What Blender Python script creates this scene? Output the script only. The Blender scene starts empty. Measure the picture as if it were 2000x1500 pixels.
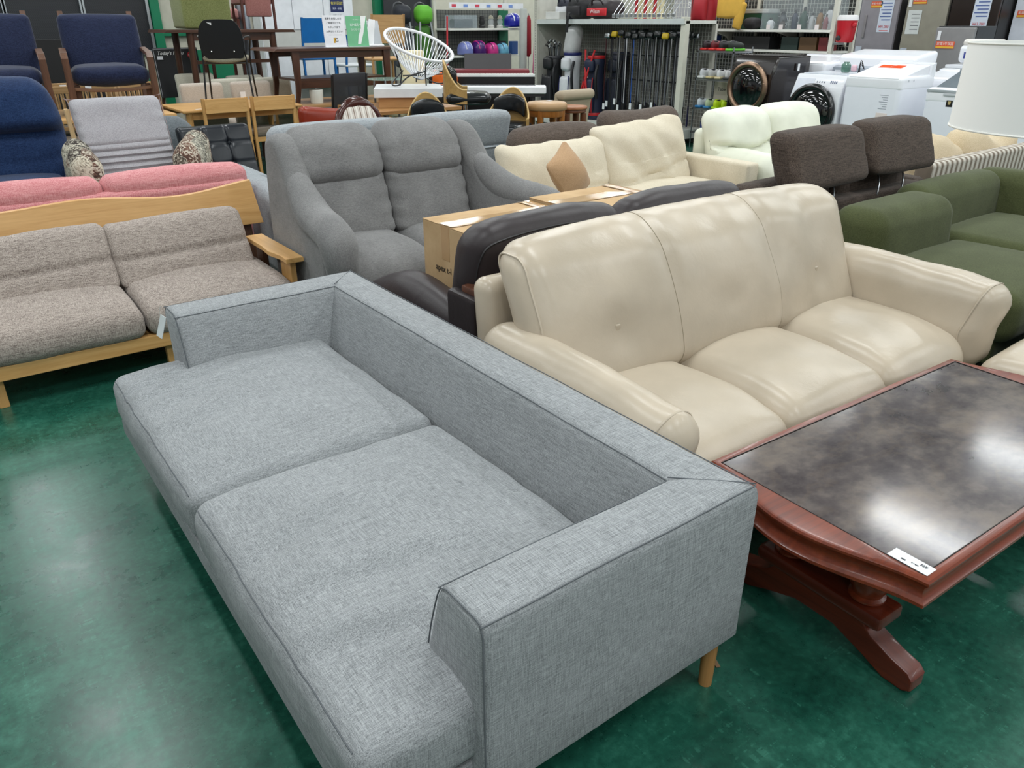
import bpy, math, random
import numpy as np
from mathutils import Vector, Matrix, noise
random.seed(7)
PI = math.pi
SC = bpy.context.scene
COL = SC.collection
# ------------------------------------------------------------------ camera, world, lamps, exposure
YAW = math.radians(36.6)
cam = bpy.data.cameras.new('camera'); camo = bpy.data.objects.new('camera', cam); COL.objects.link(camo)
camo.location = (0, 0, 1.52)
camo.rotation_euler = (math.radians(90 - 25.3), 0, -YAW)
cam.sensor_fit = 'HORIZONTAL'; cam.sensor_width = 36.0; cam.lens = 36.0 * 1495 / 2000
cam.clip_start = .05; cam.clip_end = 200
SC.camera = camo
SC.view_settings.view_transform = 'Standard'; SC.view_settings.look = 'None'
SC.view_settings.gamma = 1.0; SC.view_settings.exposure = 0.08
SC.view_settings.use_curve_mapping = False
wd = bpy.data.worlds.new('World'); SC.world = wd; wd.use_nodes = True
wd.node_tree.nodes['Background'].inputs[0].default_value = (.93, .97, 1, 1)
wd.node_tree.nodes['Background'].inputs[1].default_value = .30  # added ambient fill from the open sides, not a fixture of the store
def tube_light(x, y, z=3.45, power=25, lx=.14, ly=1.25):
    L = bpy.data.lights.new('ceiling_tube_light', 'AREA'); L.shape = 'RECTANGLE'; L.size = lx; L.size_y = ly
    L.energy = power; L.color = (.95, .985, 1.0)
    o = bpy.data.objects.new('ceiling_tube_light', L); COL.objects.link(o); o.location = (x, y, z)
    return o
for ix in range(8):
    for iy in range(7):
        tube_light(-1.95 + ix * 2.05, -3.25 + iy * 2.7)
SC.cycles.use_denoising = True
SC.cycles.max_bounces = 6; SC.cycles.diffuse_bounces = 3; SC.cycles.glossy_bounces = 3
SC.cycles.transmission_bounces = 5; SC.cycles.transparent_max_bounces = 6
SC.cycles.sample_clamp_indirect = 6

# ------------------------------------------------------------------ materials
def lin(c):
    return tuple(((x / 255) / 12.92 if x / 255 <= .04045 else ((x / 255 + .055) / 1.055) ** 2.4) for x in c[:3]) + (1,)
class NT:
    def __init__(s, name):
        s.m = bpy.data.materials.new(name); s.m.use_nodes = True
        s.t = s.m.node_tree; s.b = s.t.nodes['Principled BSDF']
    def n(s, typ, **kw):
        x = s.t.nodes.new(typ)
        for k, v in kw.items(): setattr(x, k, v)
        return x
    def l(s, a, b): s.t.links.new(a, b)
    def coord(s, scale=(1, 1, 1), rot=(0, 0, 0)):
        tc = s.n('ShaderNodeTexCoord'); mp = s.n('ShaderNodeMapping')
        mp.inputs['Scale'].default_value = scale; mp.inputs['Rotation'].default_value = rot
        s.l(tc.outputs['Object'], mp.inputs[0]); return mp.outputs[0]
    def noise(s, scale=(1, 1, 1), detail=2, rough=.5, dist=0, rot=(0, 0, 0)):
        x = s.n('ShaderNodeTexNoise'); x.inputs['Scale'].default_value = 1
        x.inputs['Detail'].default_value = detail; x.inputs['Roughness'].default_value = rough
        x.inputs['Distortion'].default_value = dist
        s.l(s.coord(scale, rot), x.inputs['Vector']); return x.outputs['Fac']
    def math(s, op, a, b=None):
        x = s.n('ShaderNodeMath', operation=op)
        for i, v in enumerate((a, b)):
            if v is None: continue
            if isinstance(v, (int, float)): x.inputs[i].default_value = v
            else: s.l(v, x.inputs[i])
        return x.outputs[0]
    def ramp(s, fac, stops):
        x = s.n('ShaderNodeValToRGB'); e = x.color_ramp.elements
        while len(e) < len(stops): e.new(.5)
        for q, (p, c) in zip(e, stops): q.position = p; q.color = lin(c) if len(c) == 3 else c
        s.l(fac, x.inputs[0]); return x.outputs[0]
    def mix(s, fac, a, b, mode='MIX'):
        x = s.n('ShaderNodeMix', data_type='RGBA', blend_type=mode)
        for i, v in ((0, fac), (6, a), (7, b)):
            if isinstance(v, (int, float)): x.inputs[i].default_value = v
            elif isinstance(v, tuple): x.inputs[i].default_value = lin(v) if len(v) == 3 else v
            else: s.l(v, x.inputs[i])
        return x.outputs[2]
    def bump(s, h, strength=.3, dist=.002):
        x = s.n('ShaderNodeBump'); x.inputs['Strength'].default_value = strength; x.inputs['Distance'].default_value = dist
        s.l(h, x.inputs['Height']); s.l(x.outputs[0], s.b.inputs['Normal'])
    def col(s, c):
        if isinstance(c, tuple): s.b.inputs['Base Color'].default_value = lin(c)
        else: s.l(c, s.b.inputs['Base Color'])
    def set(s, rough=.5, metal=0, spec=.5, sheen=0, coat=0):
        s.b.inputs['Roughness'].default_value = rough; s.b.inputs['Metallic'].default_value = metal
        s.b.inputs['Specular IOR Level'].default_value = spec
        s.b.inputs['Sheen Weight'].default_value = sheen; s.b.inputs['Coat Weight'].default_value = coat
        s.b.inputs['Coat Roughness'].default_value = .08
        return s.m
MATS = {}
def plain(c, rough=.5, metal=0, spec=.5, coat=0, var=.05):
    k = ('p', c, rough, metal, spec, coat, var)
    if k not in MATS:
        t = NT('paint'); f = t.noise((9, 9, 9), 3)
        d = tuple(max(0, x * (1 - var)) for x in c)
        t.col(t.ramp(f, [(.3, d), (.7, c)])); MATS[k] = t.set(rough, metal, spec, 0, coat)
    return MATS[k]
def weave(c1, c2, s=420, slub=.05, bump=.5, sheen=.15, lo=.36, hi=.64, big=.12):
    """woven upholstery: threads running along the three axes, light slubs on a darker ground"""
    k = ('w', c1, c2, s, slub, lo, hi)
    if k not in MATS:
        t = NT('woven_fabric')
        a = t.noise((s * slub, s, s), 1, .4); b = t.noise((s, s * slub, s), 1, .4); c = t.noise((s, s, s * slub), 1, .4)
        h = t.math('MULTIPLY', t.math('ADD', t.math('ADD', a, b), c), .3333)
        h = t.math('ADD', t.math('MULTIPLY', t.math('SUBTRACT', h, .5), 1.7), .5)
        g = t.noise((6, 6, 6), 3)
        f = t.math('ADD', h, t.math('MULTIPLY', t.math('SUBTRACT', g, .5), big))
        t.col(t.ramp(f, [(lo, c1), (hi, c2)])); t.bump(h, bump, .0015)
        MATS[k] = t.set(.95, 0, .15, sheen)
    return MATS[k]
def leather(c, rough=.42, grain=260, wr=.35, c2=None, spec=.4):
    k = ('l', c, rough, grain, wr)
    if k not in MATS:
        t = NT('leather')
        v = t.n('ShaderNodeTexVoronoi'); v.inputs['Scale'].default_value = 1; t.l(t.coord((grain,) * 3), v.inputs['Vector'])
        w = t.noise((14, 14, 14), 4, .55, .6)
        h = t.math('ADD', t.math('MULTIPLY', v.outputs['Distance'], .05), t.math('MULTIPLY', w, 1.0))
        t.bump(h, wr, .006)
        d = c2 or tuple(int(x * .93) for x in c)
        t.col(t.ramp(t.noise((5, 5, 5), 4), [(.3, d), (.7, c)])); MATS[k] = t.set(rough, 0, spec, 0)
    return MATS[k]
def wood(c1, c2, ax=0, s=26, rough=.42, coat=0, st=.06):
    k = ('wd', c1, c2, ax, s, rough, coat)
    if k not in MATS:
        t = NT('wood'); sc = [s, s, s]; sc[ax] = s * st
        f = t.noise(tuple(sc), 4, .6, 1.2)
        sc2 = [s * 9] * 3; sc2[ax] = s * .3
        f2 = t.math('ADD', t.math('MULTIPLY', f, .75), t.math('MULTIPLY', t.noise(tuple(sc2), 2), .25))
        t.col(t.ramp(f2, [(.3, c1), (.68, c2)])); t.bump(f2, .12, .001); MATS[k] = t.set(rough, 0, .5, 0, coat)
    return MATS[k]
def metal(c, rough=.3):
    return plain(c, rough, 1.0)
def glass(tint=(235, 245, 242), alpha=.12):
    k = ('g', tint, alpha)
    if k not in MATS:
        t = NT('glass'); t.col(tint); t.set(.03, 0, .6); t.b.inputs['Alpha'].default_value = alpha; MATS[k] = t.m
    return MATS[k]

# ------------------------------------------------------------------ geometry
class G:
    """a bag of vertices and faces; transforms return self"""
    def __init__(s): s.v = []; s.f = []; s.wn = False
    def add(s, V, F):
        o = len(s.v); s.v += [tuple(map(float, p)) for p in V]; s.f += [tuple(i + o for i in q) for q in F]; return s
    def __add__(s, o):
        g = G(); g.add(s.v, s.f); g.add(o.v, o.f); g.wn = s.wn or o.wn; return g
    def tf(s, loc=(0, 0, 0), rot=(0, 0, 0), sc=(1, 1, 1)):
        from mathutils import Euler
        M = Matrix.Translation(loc) @ Euler(rot, 'XYZ').to_matrix().to_4x4() @ Matrix.Diagonal((*sc, 1))
        s.v = [tuple(M @ Vector(p)) for p in s.v]; return s
    def map(s, fn): s.v = [tuple(fn(*p)) for p in s.v]; return s
def bx(x0, x1, y0, y1, z0, z1, b=0.0):
    """box by its bounds, bevelled by b"""
    if b <= 0:
        V = [(x, y, z) for x in (x0, x1) for y in (y0, y1) for z in (z0, z1)]
        return G().add(V, [(0, 1, 3, 2), (4, 6, 7, 5), (0, 4, 5, 1), (2, 3, 7, 6), (0, 2, 6, 4), (1, 5, 7, 3)])
    g = soft(x1 - x0, y1 - y0, z1 - z0, min(b, .49 * min(x1 - x0, y1 - y0, z1 - z0)), (1, 1, 1), 1).tf(((x0 + x1) / 2, (y0 + y1) / 2, (z0 + z1) / 2)); g.wn = True
    return g
def soft(sx, sy, sz, r, n=(8, 8, 3), k=3, crown=(0, 0, 0), amp=0, fs=6, seed=0, fn=None, sag=0, aniso=(1, 1, 1)):
    """rounded, puffed upholstery block centred on the origin: r edge radius, crown bulge of the x/y/z faces, amp noise wrinkles"""
    H = np.array([sx, sy, sz]) / 2; I = H - r
    def ax(h, i, m):
        c = list(np.linspace(-i, i, m + 1)); e = [r * math.tan(t) for t in np.linspace(0, PI / 4, k + 1)[1:]]
        return [-i - x for x in reversed(e)] + c + [i + x for x in e]
    A = [ax(H[j], I[j], n[j]) for j in range(3)]
    key = {}; V = []; F = []
    def vid(p):
        q = tuple(np.round(p, 6))
        if q not in key: key[q] = len(V); V.append(p)
        return key[q]
    for d in range(3):
        a, b = (d + 1) % 3, (d + 2) % 3
        for sg in (-1, 1):
            gr = []
            for x in A[a]:
                row = []
                for y in A[b]:
                    p = [0, 0, 0]; p[d] = sg * H[d]; p[a] = x; p[b] = y; row.append(vid(tuple(p)))
                gr.append(row)
            for i in range(len(gr) - 1):
                for j in range(len(gr[0]) - 1):
                    q = (gr[i][j], gr[i + 1][j], gr[i + 1][j + 1], gr[i][j + 1]); F.append(q if sg > 0 else q[::-1])
    P = np.array(V); Q = np.clip(P, -I, I); D = P - Q; N = D / np.maximum(np.linalg.norm(D, axis=1), 1e-9)[:, None]
    R = Q + N * r; U = np.clip(R / H, -1, 1)
    for d in range(3):
        if crown[d]:
            a, b = (d + 1) % 3, (d + 2) % 3
            R[:, d] += crown[d] * U[:, d] * (1 - np.abs(U[:, a]) ** 2.2) * (1 - np.abs(U[:, b]) ** 2.2)
    if amp:
        for i in range(len(R)):
            p = Vector((R[i][0] * fs * aniso[0] + seed * 3.1, R[i][1] * fs * aniso[1] + seed, R[i][2] * fs * aniso[2] - seed))
            R[i] += N[i] * amp * (noise.noise(p) + .5 * noise.noise(p * 2.3))
    g = G().add(R.tolist(), F)
    if fn: g.map(fn)
    return g
def ring(sx, sy, sz, r, axis, pos, crown=(0, 0, 0), fn=None, n=10, off=0):
    """closed loop of points on the skin of the soft() block with the same arguments, where it is cut at pos on an axis"""
    H = [sx / 2, sy / 2, sz / 2]; a, b = (axis + 1) % 3, (axis + 2) % 3; pts = []
    over = max(0, abs(pos) - (H[axis] - r)); rr = math.sqrt(max(0, r * r - over * over)); dr = r - rr
    ha, hb = H[a] - dr, H[b] - dr; rad = min(r, ha, hb) * .999 - dr if r > dr else .001; rad = max(rad, .002)
    for q, (ca, cb) in enumerate(((1, 1), (-1, 1), (-1, -1), (1, -1))):
        for k in range(n + 1):
            t = (q + k / n) * PI / 2; pts.append((ca * (ha - rad) + (rad + off) * math.cos(t), cb * (hb - rad) + (rad + off) * math.sin(t)))
    out = []
    for i, (pa, pb) in enumerate(pts):
        qa, qb = pts[(i + 1) % len(pts)]; m = max(1, int(math.hypot(qa - pa, qb - pb) / .03))
        for k in range(m): 
            v = [0, 0, 0]; v[axis] = pos; v[a] = pa + (qa - pa) * k / m; v[b] = pb + (qb - pb) * k / m; out.append(v)
    return skin(sx, sy, sz, out, crown, fn)
def skin(sx, sy, sz, out, crown=(0, 0, 0), fn=None, amp=0, fs=6, seed=0, N=(0, 0, 1)):
    """raw points of a soft() block pushed through its crown, noise and fn"""
    H = [sx / 2, sy / 2, sz / 2]; R = []
    for v in out:
        U = [max(-1, min(1, v[d] / H[d])) for d in range(3)]; w = list(v)
        for d in range(3):
            if crown[d]: w[d] += crown[d] * U[d] * (1 - abs(U[(d + 1) % 3]) ** 2.2) * (1 - abs(U[(d + 2) % 3]) ** 2.2)
        if amp:
            p = Vector((w[0] * fs + seed * 3.1, w[1] * fs + seed, w[2] * fs - seed)); q = amp * (noise.noise(p) + .5 * noise.noise(p * 2.3)); w = [a + b * q for a, b in zip(w, N)]
        R.append(tuple(fn(*w)) if fn else tuple(w))
    return R
def shift(pts, d): return [(p[0] + d[0], p[1] + d[1], p[2] + d[2]) for p in pts]
def cyl(p0, p1, r0, r1=None, n=12, cap=True):
    return tube([p0, p1], [r0, r0 if r1 is None else r1], n, cap=cap)
def tube(pts, r, n=8, closed=False, cap=True):
    P = [Vector(p) for p in pts]; m = len(P); rr = r if isinstance(r, (list, tuple)) else [r] * m
    V = []; F = []; ref = None
    for i in range(m):
        a = P[(i - 1) % m] if (closed or i > 0) else P[i]; b = P[(i + 1) % m] if (closed or i < m - 1) else P[i]
        t = (b - a).normalized()
        if ref is None: ref = Vector((0, 0, 1)) if abs(t.z) < .9 else Vector((1, 0, 0))
        s1 = t.cross(ref).normalized(); s2 = s1.cross(t).normalized(); ref = s2
        for j in range(n):
            an = 2 * PI * j / n; V.append(P[i] + (s1 * math.cos(an) + s2 * math.sin(an)) * rr[i])
    for i in range(m if closed else m - 1):
        for j in range(n):
            F.append((i * n + j, i * n + (j + 1) % n, ((i + 1) % m) * n + (j + 1) % n, ((i + 1) % m) * n + j))
    if cap and not closed:
        F.append(tuple(range(n))[::-1]); F.append(tuple((m - 1) * n + j for j in range(n)))
    return G().add(V, F)
def arc(pts, n=6):
    """Catmull-Rom through the points"""
    P = [Vector(p) for p in pts]; out = []
    for i in range(len(P) - 1):
        a = P[max(i - 1, 0)]; b = P[i]; c = P[i + 1]; d = P[min(i + 2, len(P) - 1)]
        for k in range(n):
            t = k / n
            out.append(.5 * ((2 * b) + (c - a) * t + (2 * a - 5 * b + 4 * c - d) * t * t + (3 * b - a - 3 * c + d) * t ** 3))
    return out + [P[-1]]
def lathe(prof, n=20, c=(0, 0)):
    V = []; F = []; m = len(prof)
    for r, z in prof:
        for j in range(n):
            a = 2 * PI * j / n; V.append((c[0] + r * math.cos(a), c[1] + r * math.sin(a), z))
    for i in range(m - 1):
        for j in range(n):
            F.append((i * n + j, i * n + (j + 1) % n, (i + 1) * n + (j + 1) % n, (i + 1) * n + j))
    F.append(tuple(range(n))[::-1]); F.append(tuple((m - 1) * n + j for j in range(n)))
    return G().add(V, F)
def prism(poly, a, b, axis='y', bev=0):
    """polygon extruded from a to b; axis y: poly is (x,z); x: (y,z); z: (x,y)"""
    def P(p, t):
        return {'y': (p[0], t, p[1]), 'x': (t, p[0], p[1]), 'z': (p[0], p[1], t)}[axis]
    n = len(poly); rings = []
    if bev:
        cx = sum(p[0] for p in poly) / n; cy = sum(p[1] for p in poly) / n
        def ins(d):
            out = []
            for i in range(n):
                p0, p1, p2 = Vector(poly[i - 1]), Vector(poly[i]), Vector(poly[(i + 1) % n])
                e1 = (p1 - p0).normalized(); e2 = (p2 - p1).normalized()
                n1 = Vector((-e1.y, e1.x)); n2 = Vector((-e2.y, e2.x)); q = (n1 + n2)
                q = q.normalized() if q.length > 1e-6 else n1
                out.append(tuple(p1 + q * d * sgn))
            return out
        ar = sum(poly[i - 1][0] * poly[i][1] - poly[i][0] * poly[i - 1][1] for i in range(n)); sgn = 1 if ar > 0 else -1
        s = 1 if b > a else -1
        I1 = ins(bev); I2 = ins(bev * .3)
        rings = [(I1, a), (I2, a + s * bev * .3), (poly, a + s * bev), (poly, b - s * bev), (I2, b - s * bev * .3), (I1, b)]
    else: rings = [(poly, a), (poly, b)]
    V = [P(p, t) for q, t in rings for p in q]; F = []
    for i in range(len(rings) - 1):
        for j in range(n): F.append((i * n + j, i * n + (j + 1) % n, (i + 1) * n + (j + 1) % n, (i + 1) * n + j))
    F.append(tuple(range(n))[::-1]); F.append(tuple((len(rings) - 1) * n + j for j in range(n)))
    g = G().add(V, F); g.wn = bool(bev)
    return g
def mesh(name, g, m, smooth=40):
    me = bpy.data.meshes.new(name); me.from_pydata(g.v, [], g.f); me.validate(); me.update()
    bm_fix(me)
    me.materials.append(m)
    if smooth:
        me.shade_smooth(); me.set_sharp_from_angle(angle=math.radians(smooth))
    return me
import bmesh
def bm_fix(me):
    b = bmesh.new(); b.from_mesh(me); bmesh.ops.recalc_face_normals(b, faces=b.faces); b.to_mesh(me); b.free()
def part(name, g, m, parent=None, smooth=40, loc=None, label=None, kind=None):
    o = bpy.data.objects.new(name, mesh(name, g, m, smooth)); COL.objects.link(o)
    if g.wn:                                                    # flat faces stay flat beside their small bevels
        w = o.modifiers.new('weighted_normals', 'WEIGHTED_NORMAL'); w.mode = 'FACE_AREA'; w.keep_sharp = True; w.weight = 100
    if parent is not None: o.parent = parent
    if loc: o.location = loc
    if label: o['label'] = label
    if kind: o['kind'] = kind
    return o
def thing(name, label, cat, loc=(0, 0, 0), rz=0, group=None):
    o = bpy.data.objects.new(name, None); COL.objects.link(o); o.empty_display_size = .1
    o.location = loc; o.rotation_euler = (0, 0, math.radians(rz)); o['label'] = label; o['category'] = cat
    if group: o['group'] = group
    return o
def single(name, g, m, label, cat, loc=(0, 0, 0), rz=0, group=None, smooth=40):
    o = part(name, g, m, None, smooth, loc); o.rotation_euler = (0, 0, math.radians(rz)); o['label'] = label; o['category'] = cat
    if group: o['group'] = group
    return o
def struct(name, g, m, smooth=0):
    o = part(name, g, m, None, smooth); o['kind'] = 'structure'; return o
def clone(root, label, loc, rz=0, rot=None):
    r = root.copy(); COL.objects.link(r); r.location = loc; r.rotation_euler = rot or (0, 0, math.radians(rz)); r['label'] = label
    for ch in list(root.children):
        c = ch.copy(); COL.objects.link(c); c.parent = r
        for gch in list(ch.children):
            d = gch.copy(); COL.objects.link(d); d.parent = c
    return r
def text(body, size, m, parent, loc, rot=(PI / 2, 0, 0), align='CENTER', shear=0, name='lettering', label=None):
    cu = bpy.data.curves.new(name, 'FONT'); cu.body = body; cu.size = size; cu.align_x = align; cu.align_y = 'CENTER'; cu.shear = shear; cu.extrude = .0004
    cu.materials.append(m)
    o = bpy.data.objects.new(name, cu); COL.objects.link(o); o.location = loc; o.rotation_euler = rot
    if parent is not None: o.parent = parent
    return o
def seam(pts, m, parent, r=.0022, name='seam', closed=False, label=None):
    return part(name, tube(pts, r, 5, closed), m, parent, 60, label=label)
# ------------------------------------------------------------------ the setting
def floor_mat():
    t = NT('green_floor_coating')
    big = t.noise((.5, .5, .5), 5, .6); mid = t.noise((5, 5, 5), 6, .7); fine = t.noise((42, 42, 42), 4, .7)
    a = t.math('ADD', t.math('MULTIPLY', big, .25), t.math('ADD', t.math('MULTIPLY', mid, .40), t.math('MULTIPLY', fine, .35)))
    c = t.ramp(a, [(.38, (19, 63, 52)), (.5, (31, 88, 72)), (.62, (52, 115, 96))])
    scuff = t.noise((3, 70, 3), 3, .6, 0, (0, 0, .6)); sc2 = t.noise((60, 2.5, 3), 3, .6, 0, (0, 0, -.3))
    m = t.math('MULTIPLY', t.math('GREATER_THAN', t.math('MULTIPLY', scuff, sc2), .36), .35)
    c = t.mix(m, c, (70, 140, 118))
    dirt = t.ramp(t.noise((1.6, 1.6, 1.6), 7, .75), [(.45, (0, 0, 0)), (.72, (255, 255, 255))])
    c = t.mix(t.math('MULTIPLY', dirt, .3), c, (34, 78, 62))
    t.col(c)
    r = t.math('ADD', .16, t.math('MULTIPLY', mid, .26)); t.l(r, t.b.inputs['Roughness'])
    t.b.inputs['Specular IOR Level'].default_value = .55
    t.bump(t.math('ADD', mid, t.math('MULTIPLY', fine, .4)), .06, .002)
    return t.m
struct('floor', bx(-7, 17, -5, 17.5, -.1, 0), floor_mat())
struct('ceiling', bx(-7, 17, -5, 17.5, 3.6, 3.7), plain((232, 234, 234), .9))

# ------------------------------------------------------------------ large grey sofa in front
GREY = weave((113, 116, 118), (173, 176, 178), 560, .05, .3, .1, .26, .74)
SEAMG = plain((98, 102, 106), .9)
OAK = wood((176, 128, 72), (208, 164, 104), 0)
OAKZ = wood((150, 104, 58), (186, 138, 82), 2)
def path_ring(path, prof, i):
    """profile (inward offset, z) placed at vertex i of an open path, mitred"""
    P = [Vector((p[0], p[1])) for p in path]
    def nrm(a, b):
        e = (b - a).normalized(); return Vector((e.y, -e.x))
    if 0 < i < len(P) - 1:
        n1, n2 = nrm(P[i - 1], P[i]), nrm(P[i], P[i + 1]); q = (n1 + n2).normalized(); q = q / q.dot(n1)
    elif i == 0: q = nrm(P[0], P[1])
    else: q = nrm(P[-2], P[-1])
    return [(P[i].x + q.x * d, P[i].y + q.y * d, z) for d, z in prof]
def grey_sofa():
    u0, v0 = .92, 1.833
    t = thing('fabric_sofa', 'large light grey fabric sofa with low boxy arms in the foreground', 'sofa', (u0, v0, 0))
    path = [(.548, 2.846), (1.291, 2.846), (1.291, .822), (.548, .822)]
    path = [(a - u0, b - v0) for a, b in path]
    prof = [(0.006, .158), (0, .17), (0, .3), (0, .45), (0, .57), (.004, .588), (.014, .597), (.028, .6), (.07, .6015), (.115, .6), (.134, .596), (.145, .586), (.152, .572), (.165, .53), (.182, .475), (.2, .41), (.212, .34), (.216, .158)]
    def seg(i, name):
        A, B = path_ring(path, prof, i), path_ring(path, prof, i + 1); n = len(prof)
        rings = []
        def cap(R, other):
            c = Vector((sum(p[0] for p in R) / n, sum(p[1] for p in R) / n, sum(p[2] for p in R) / n))
            d = (Vector(other[0]) - Vector(R[0])).normalized(); out = []
            for k, (ins, dep) in enumerate(((.02, 0), (.008, .004), (.002, .012), (0, .022))):
                out.append([tuple(Vector(p) + (c - Vector(p)).normalized() * ins + d * dep) for p in R])
            return out
        rings += cap(A, B) if i == 0 else [A]
        for k in range(1, 12):
            f = k / 12; rings.append([tuple(Vector(a).lerp(Vector(b), f)) for a, b in zip(A, B)])
        rings += list(reversed(cap(B, A))) if i == 2 else [B]
        V = [p for r in rings for p in r]; F = []
        for r in range(len(rings) - 1):
            for j in range(n): F.append((r * n + j, r * n + (j + 1) % n, (r + 1) * n + (j + 1) % n, (r + 1) * n + j))
        F.append(tuple(range(n))[::-1]); F.append(tuple((len(rings) - 1) * n + j for j in range(n)))
        g = G().add(V, F)
        def wob(x, y, z):
            p = Vector((x * 5, y * 5, z * 5)); s = noise.noise(p) * .004
            return (x + s * .5, y + s * .5, z + (noise.noise(p + Vector((9, 0, 0))) * .003 if z > .5 else 0))
        g.map(wob)
        return part(name, g, GREY, t)
    arm1 = seg(0, 'arm'); bk = seg(1, 'backrest'); arm2 = seg(2, 'arm')
    o = .0015
    def off(d, z): return [(a, b, z) for a, b, z in (path_ring(path, [(d, z)], i)[0] for i in range(4))]
    outer = off(.006, .594); inner = off(.142, .590)
    for nm, pts, par in (('seam', [outer[0], outer[1]], arm1), ('seam', [outer[1], outer[2]], bk), ('seam', [outer[2], outer[3]], arm2),
                     ('seam', [inner[0], inner[1]], arm1), ('seam', [inner[1], inner[2]], bk), ('seam', [inner[2], inner[3]], arm2),
                     ('seam', [(outer[1][0], outer[1][1], .6), (inner[1][0], inner[1][1], .6)], bk), ('seam', [(outer[2][0], outer[2][1], .6), (inner[2][0], inner[2][1], .6)], bk)):
        P = [Vector(pts[0]).lerp(Vector(pts[1]), k / 24) for k in range(25)]
        P = [p + Vector((0, 0, noise.noise(p * 5 + Vector((9, 0, 0))) * .003 + .0004)) for p in P]
        seam(P, SEAMG, par, .0016)
    for q in (0, 3):                                            # seams round the arm fronts
        e = path[q]; s = -1 if q == 0 else 1
        P = [(e[0] + .004, e[1] + s * d, z) for d, z in [(.004, .22), (.004, .4), (.004, .57), (.012, .594), (.03, .5985), (.12, .598), (.14, .588), (.151, .567), (.166, .525), (.184, .468), (.2, .405)]]
        seam(P, SEAMG, arm1 if q == 0 else arm2, .0017)
    # base below the cushions
    part('base', bx(.325 - u0, 1.13 - u0, .862 - v0, 2.81 - v0, .16, .232, .012), GREY, t)
    part('deck', bx(.6 - u0, 1.125 - u0, .97 - v0, 2.7 - v0, .23, .3, .015), GREY, t)
    def cush(y0, y1, seed, lowside):
        L = y1 - y0
        def fn(x, y, z):
            if z > 0:
                f = max(0, -x / .37)                              # nose slopes to the front
                z -= .012 * f ** 4
                for (fx, fy, a, ln, wd, th) in WR[seed]:          # creases running from the front edge
                    dx, dy = x - fx, y - fy; c, s = math.cos(th), math.sin(th); p, q = dx * c + dy * s, -dx * s + dy * c
                    a *= 2.2; z -= a * math.exp(-(p / ln) ** 2 - (q / wd) ** 2) - a * .7 * math.exp(-(p / ln) ** 2 - ((q - wd * 1.8) / wd) ** 2)
            return (x, y, z)
        return part('seat_cushion', soft(.75, L, .172, .042, (40, 50, 3), 4, (.008, .006, .035), .007, 5, seed, fn).tf(((.318 + .375) - u0, (y0 + y1) / 2 - v0, .320)), GREY, t, 60), shift(skin(.75, L, .172, [(-.375 + .0115, -L / 2 + .04 + (L - .08) * k / 40, .086 - .0115) for k in range(41)], (.008, .006, .035), fn, .007, 5, seed, (-.7, 0, .7)), ((.318 + .375) - u0, (y0 + y1) / 2 - v0, .320))
    WR = {1: [(-.25, .30, .007, .16, .022, .25), (-.2, .2, .006, .2, .03, .3), (-.12, .1, .006, .2, .03, .2), (-.2, -.1, .004, .2, .04, .1)],
          2: [(-.2, -.26, .007, .18, .03, -.35), (-.1, -.1, .006, .2, .035, -.2), (-.2, .15, .005, .22, .03, .15), (.0, -.36, .007, .2, .03, -.1)]}
    for c, sm in (cush(1.842, 2.815, 1, 1), cush(.858, 1.835, 2, 0)): seam(sm, SEAMG, c, .0016)
    for x, y in ((.40, 2.72), (1.255, 2.8), (.40, .95), (1.252, .862)):
        part('leg', cyl((x - u0, y - v0, 0), (x - u0, y - v0, .17), .017, .021, 16), OAKZ, t)
    tg = thing('price_tag', 'white paper price tag hanging from the far arm corner of the light grey sofa', 'tag', (.532, 2.845, .53))
    part('paper', bx(-.0015, .0008, -.014, .014, -.055, .035, .0004).tf(rot=(.35, .12, .5)), plain((236, 240, 240), .6), tg)
    part('string', tube([(0, .012, .03), (.002, .006, .05), (.006, -.004, .068)], .0008, 5), plain((230, 230, 225), .6), tg)
grey_sofa()
single('tape_scrap', bx(-.006, .006, -.03, .03, 0, .003, .001), plain((126, 98, 70), .7), 'small scrap of brown tape on the floor by the grey sofa leg', 'scrap', (1.33, .90, .0005), -25)

# ------------------------------------------------------------------ coffee table, right foreground
RED = wood((84, 31, 15), (134, 58, 30), 0, 18, .3, .15, .08)
REDY = wood((72, 24, 13), (112, 46, 26), 1, 18, .32, .12, .08)
def marble():
    t = NT('stone_inlay')
    a = t.noise((4.5, 6.5, 6), 5, .55, .1); b = t.noise((20, 26, 20), 4, .6, .1); v = t.noise((3.2, 3.6, 3), 5, .6, .8)
    f = t.math('ADD', t.math('MULTIPLY', a, .75), t.math('MULTIPLY', b, .25))
    c = t.ramp(f, [(.33, (50, 43, 47)), (.47, (84, 76, 76)), (.56, (106, 97, 93)), (.68, (126, 113, 103))])
    vein = t.ramp(t.math('ABSOLUTE', t.math('SUBTRACT', v, .5)), [(.0, (255, 255, 255)), (.035, (0, 0, 0))])
    c = t.mix(t.math('MULTIPLY', vein, .14), c, (124, 106, 88)); t.col(c)
    t.set(.13, 0, .45)
    return t.m
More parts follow.
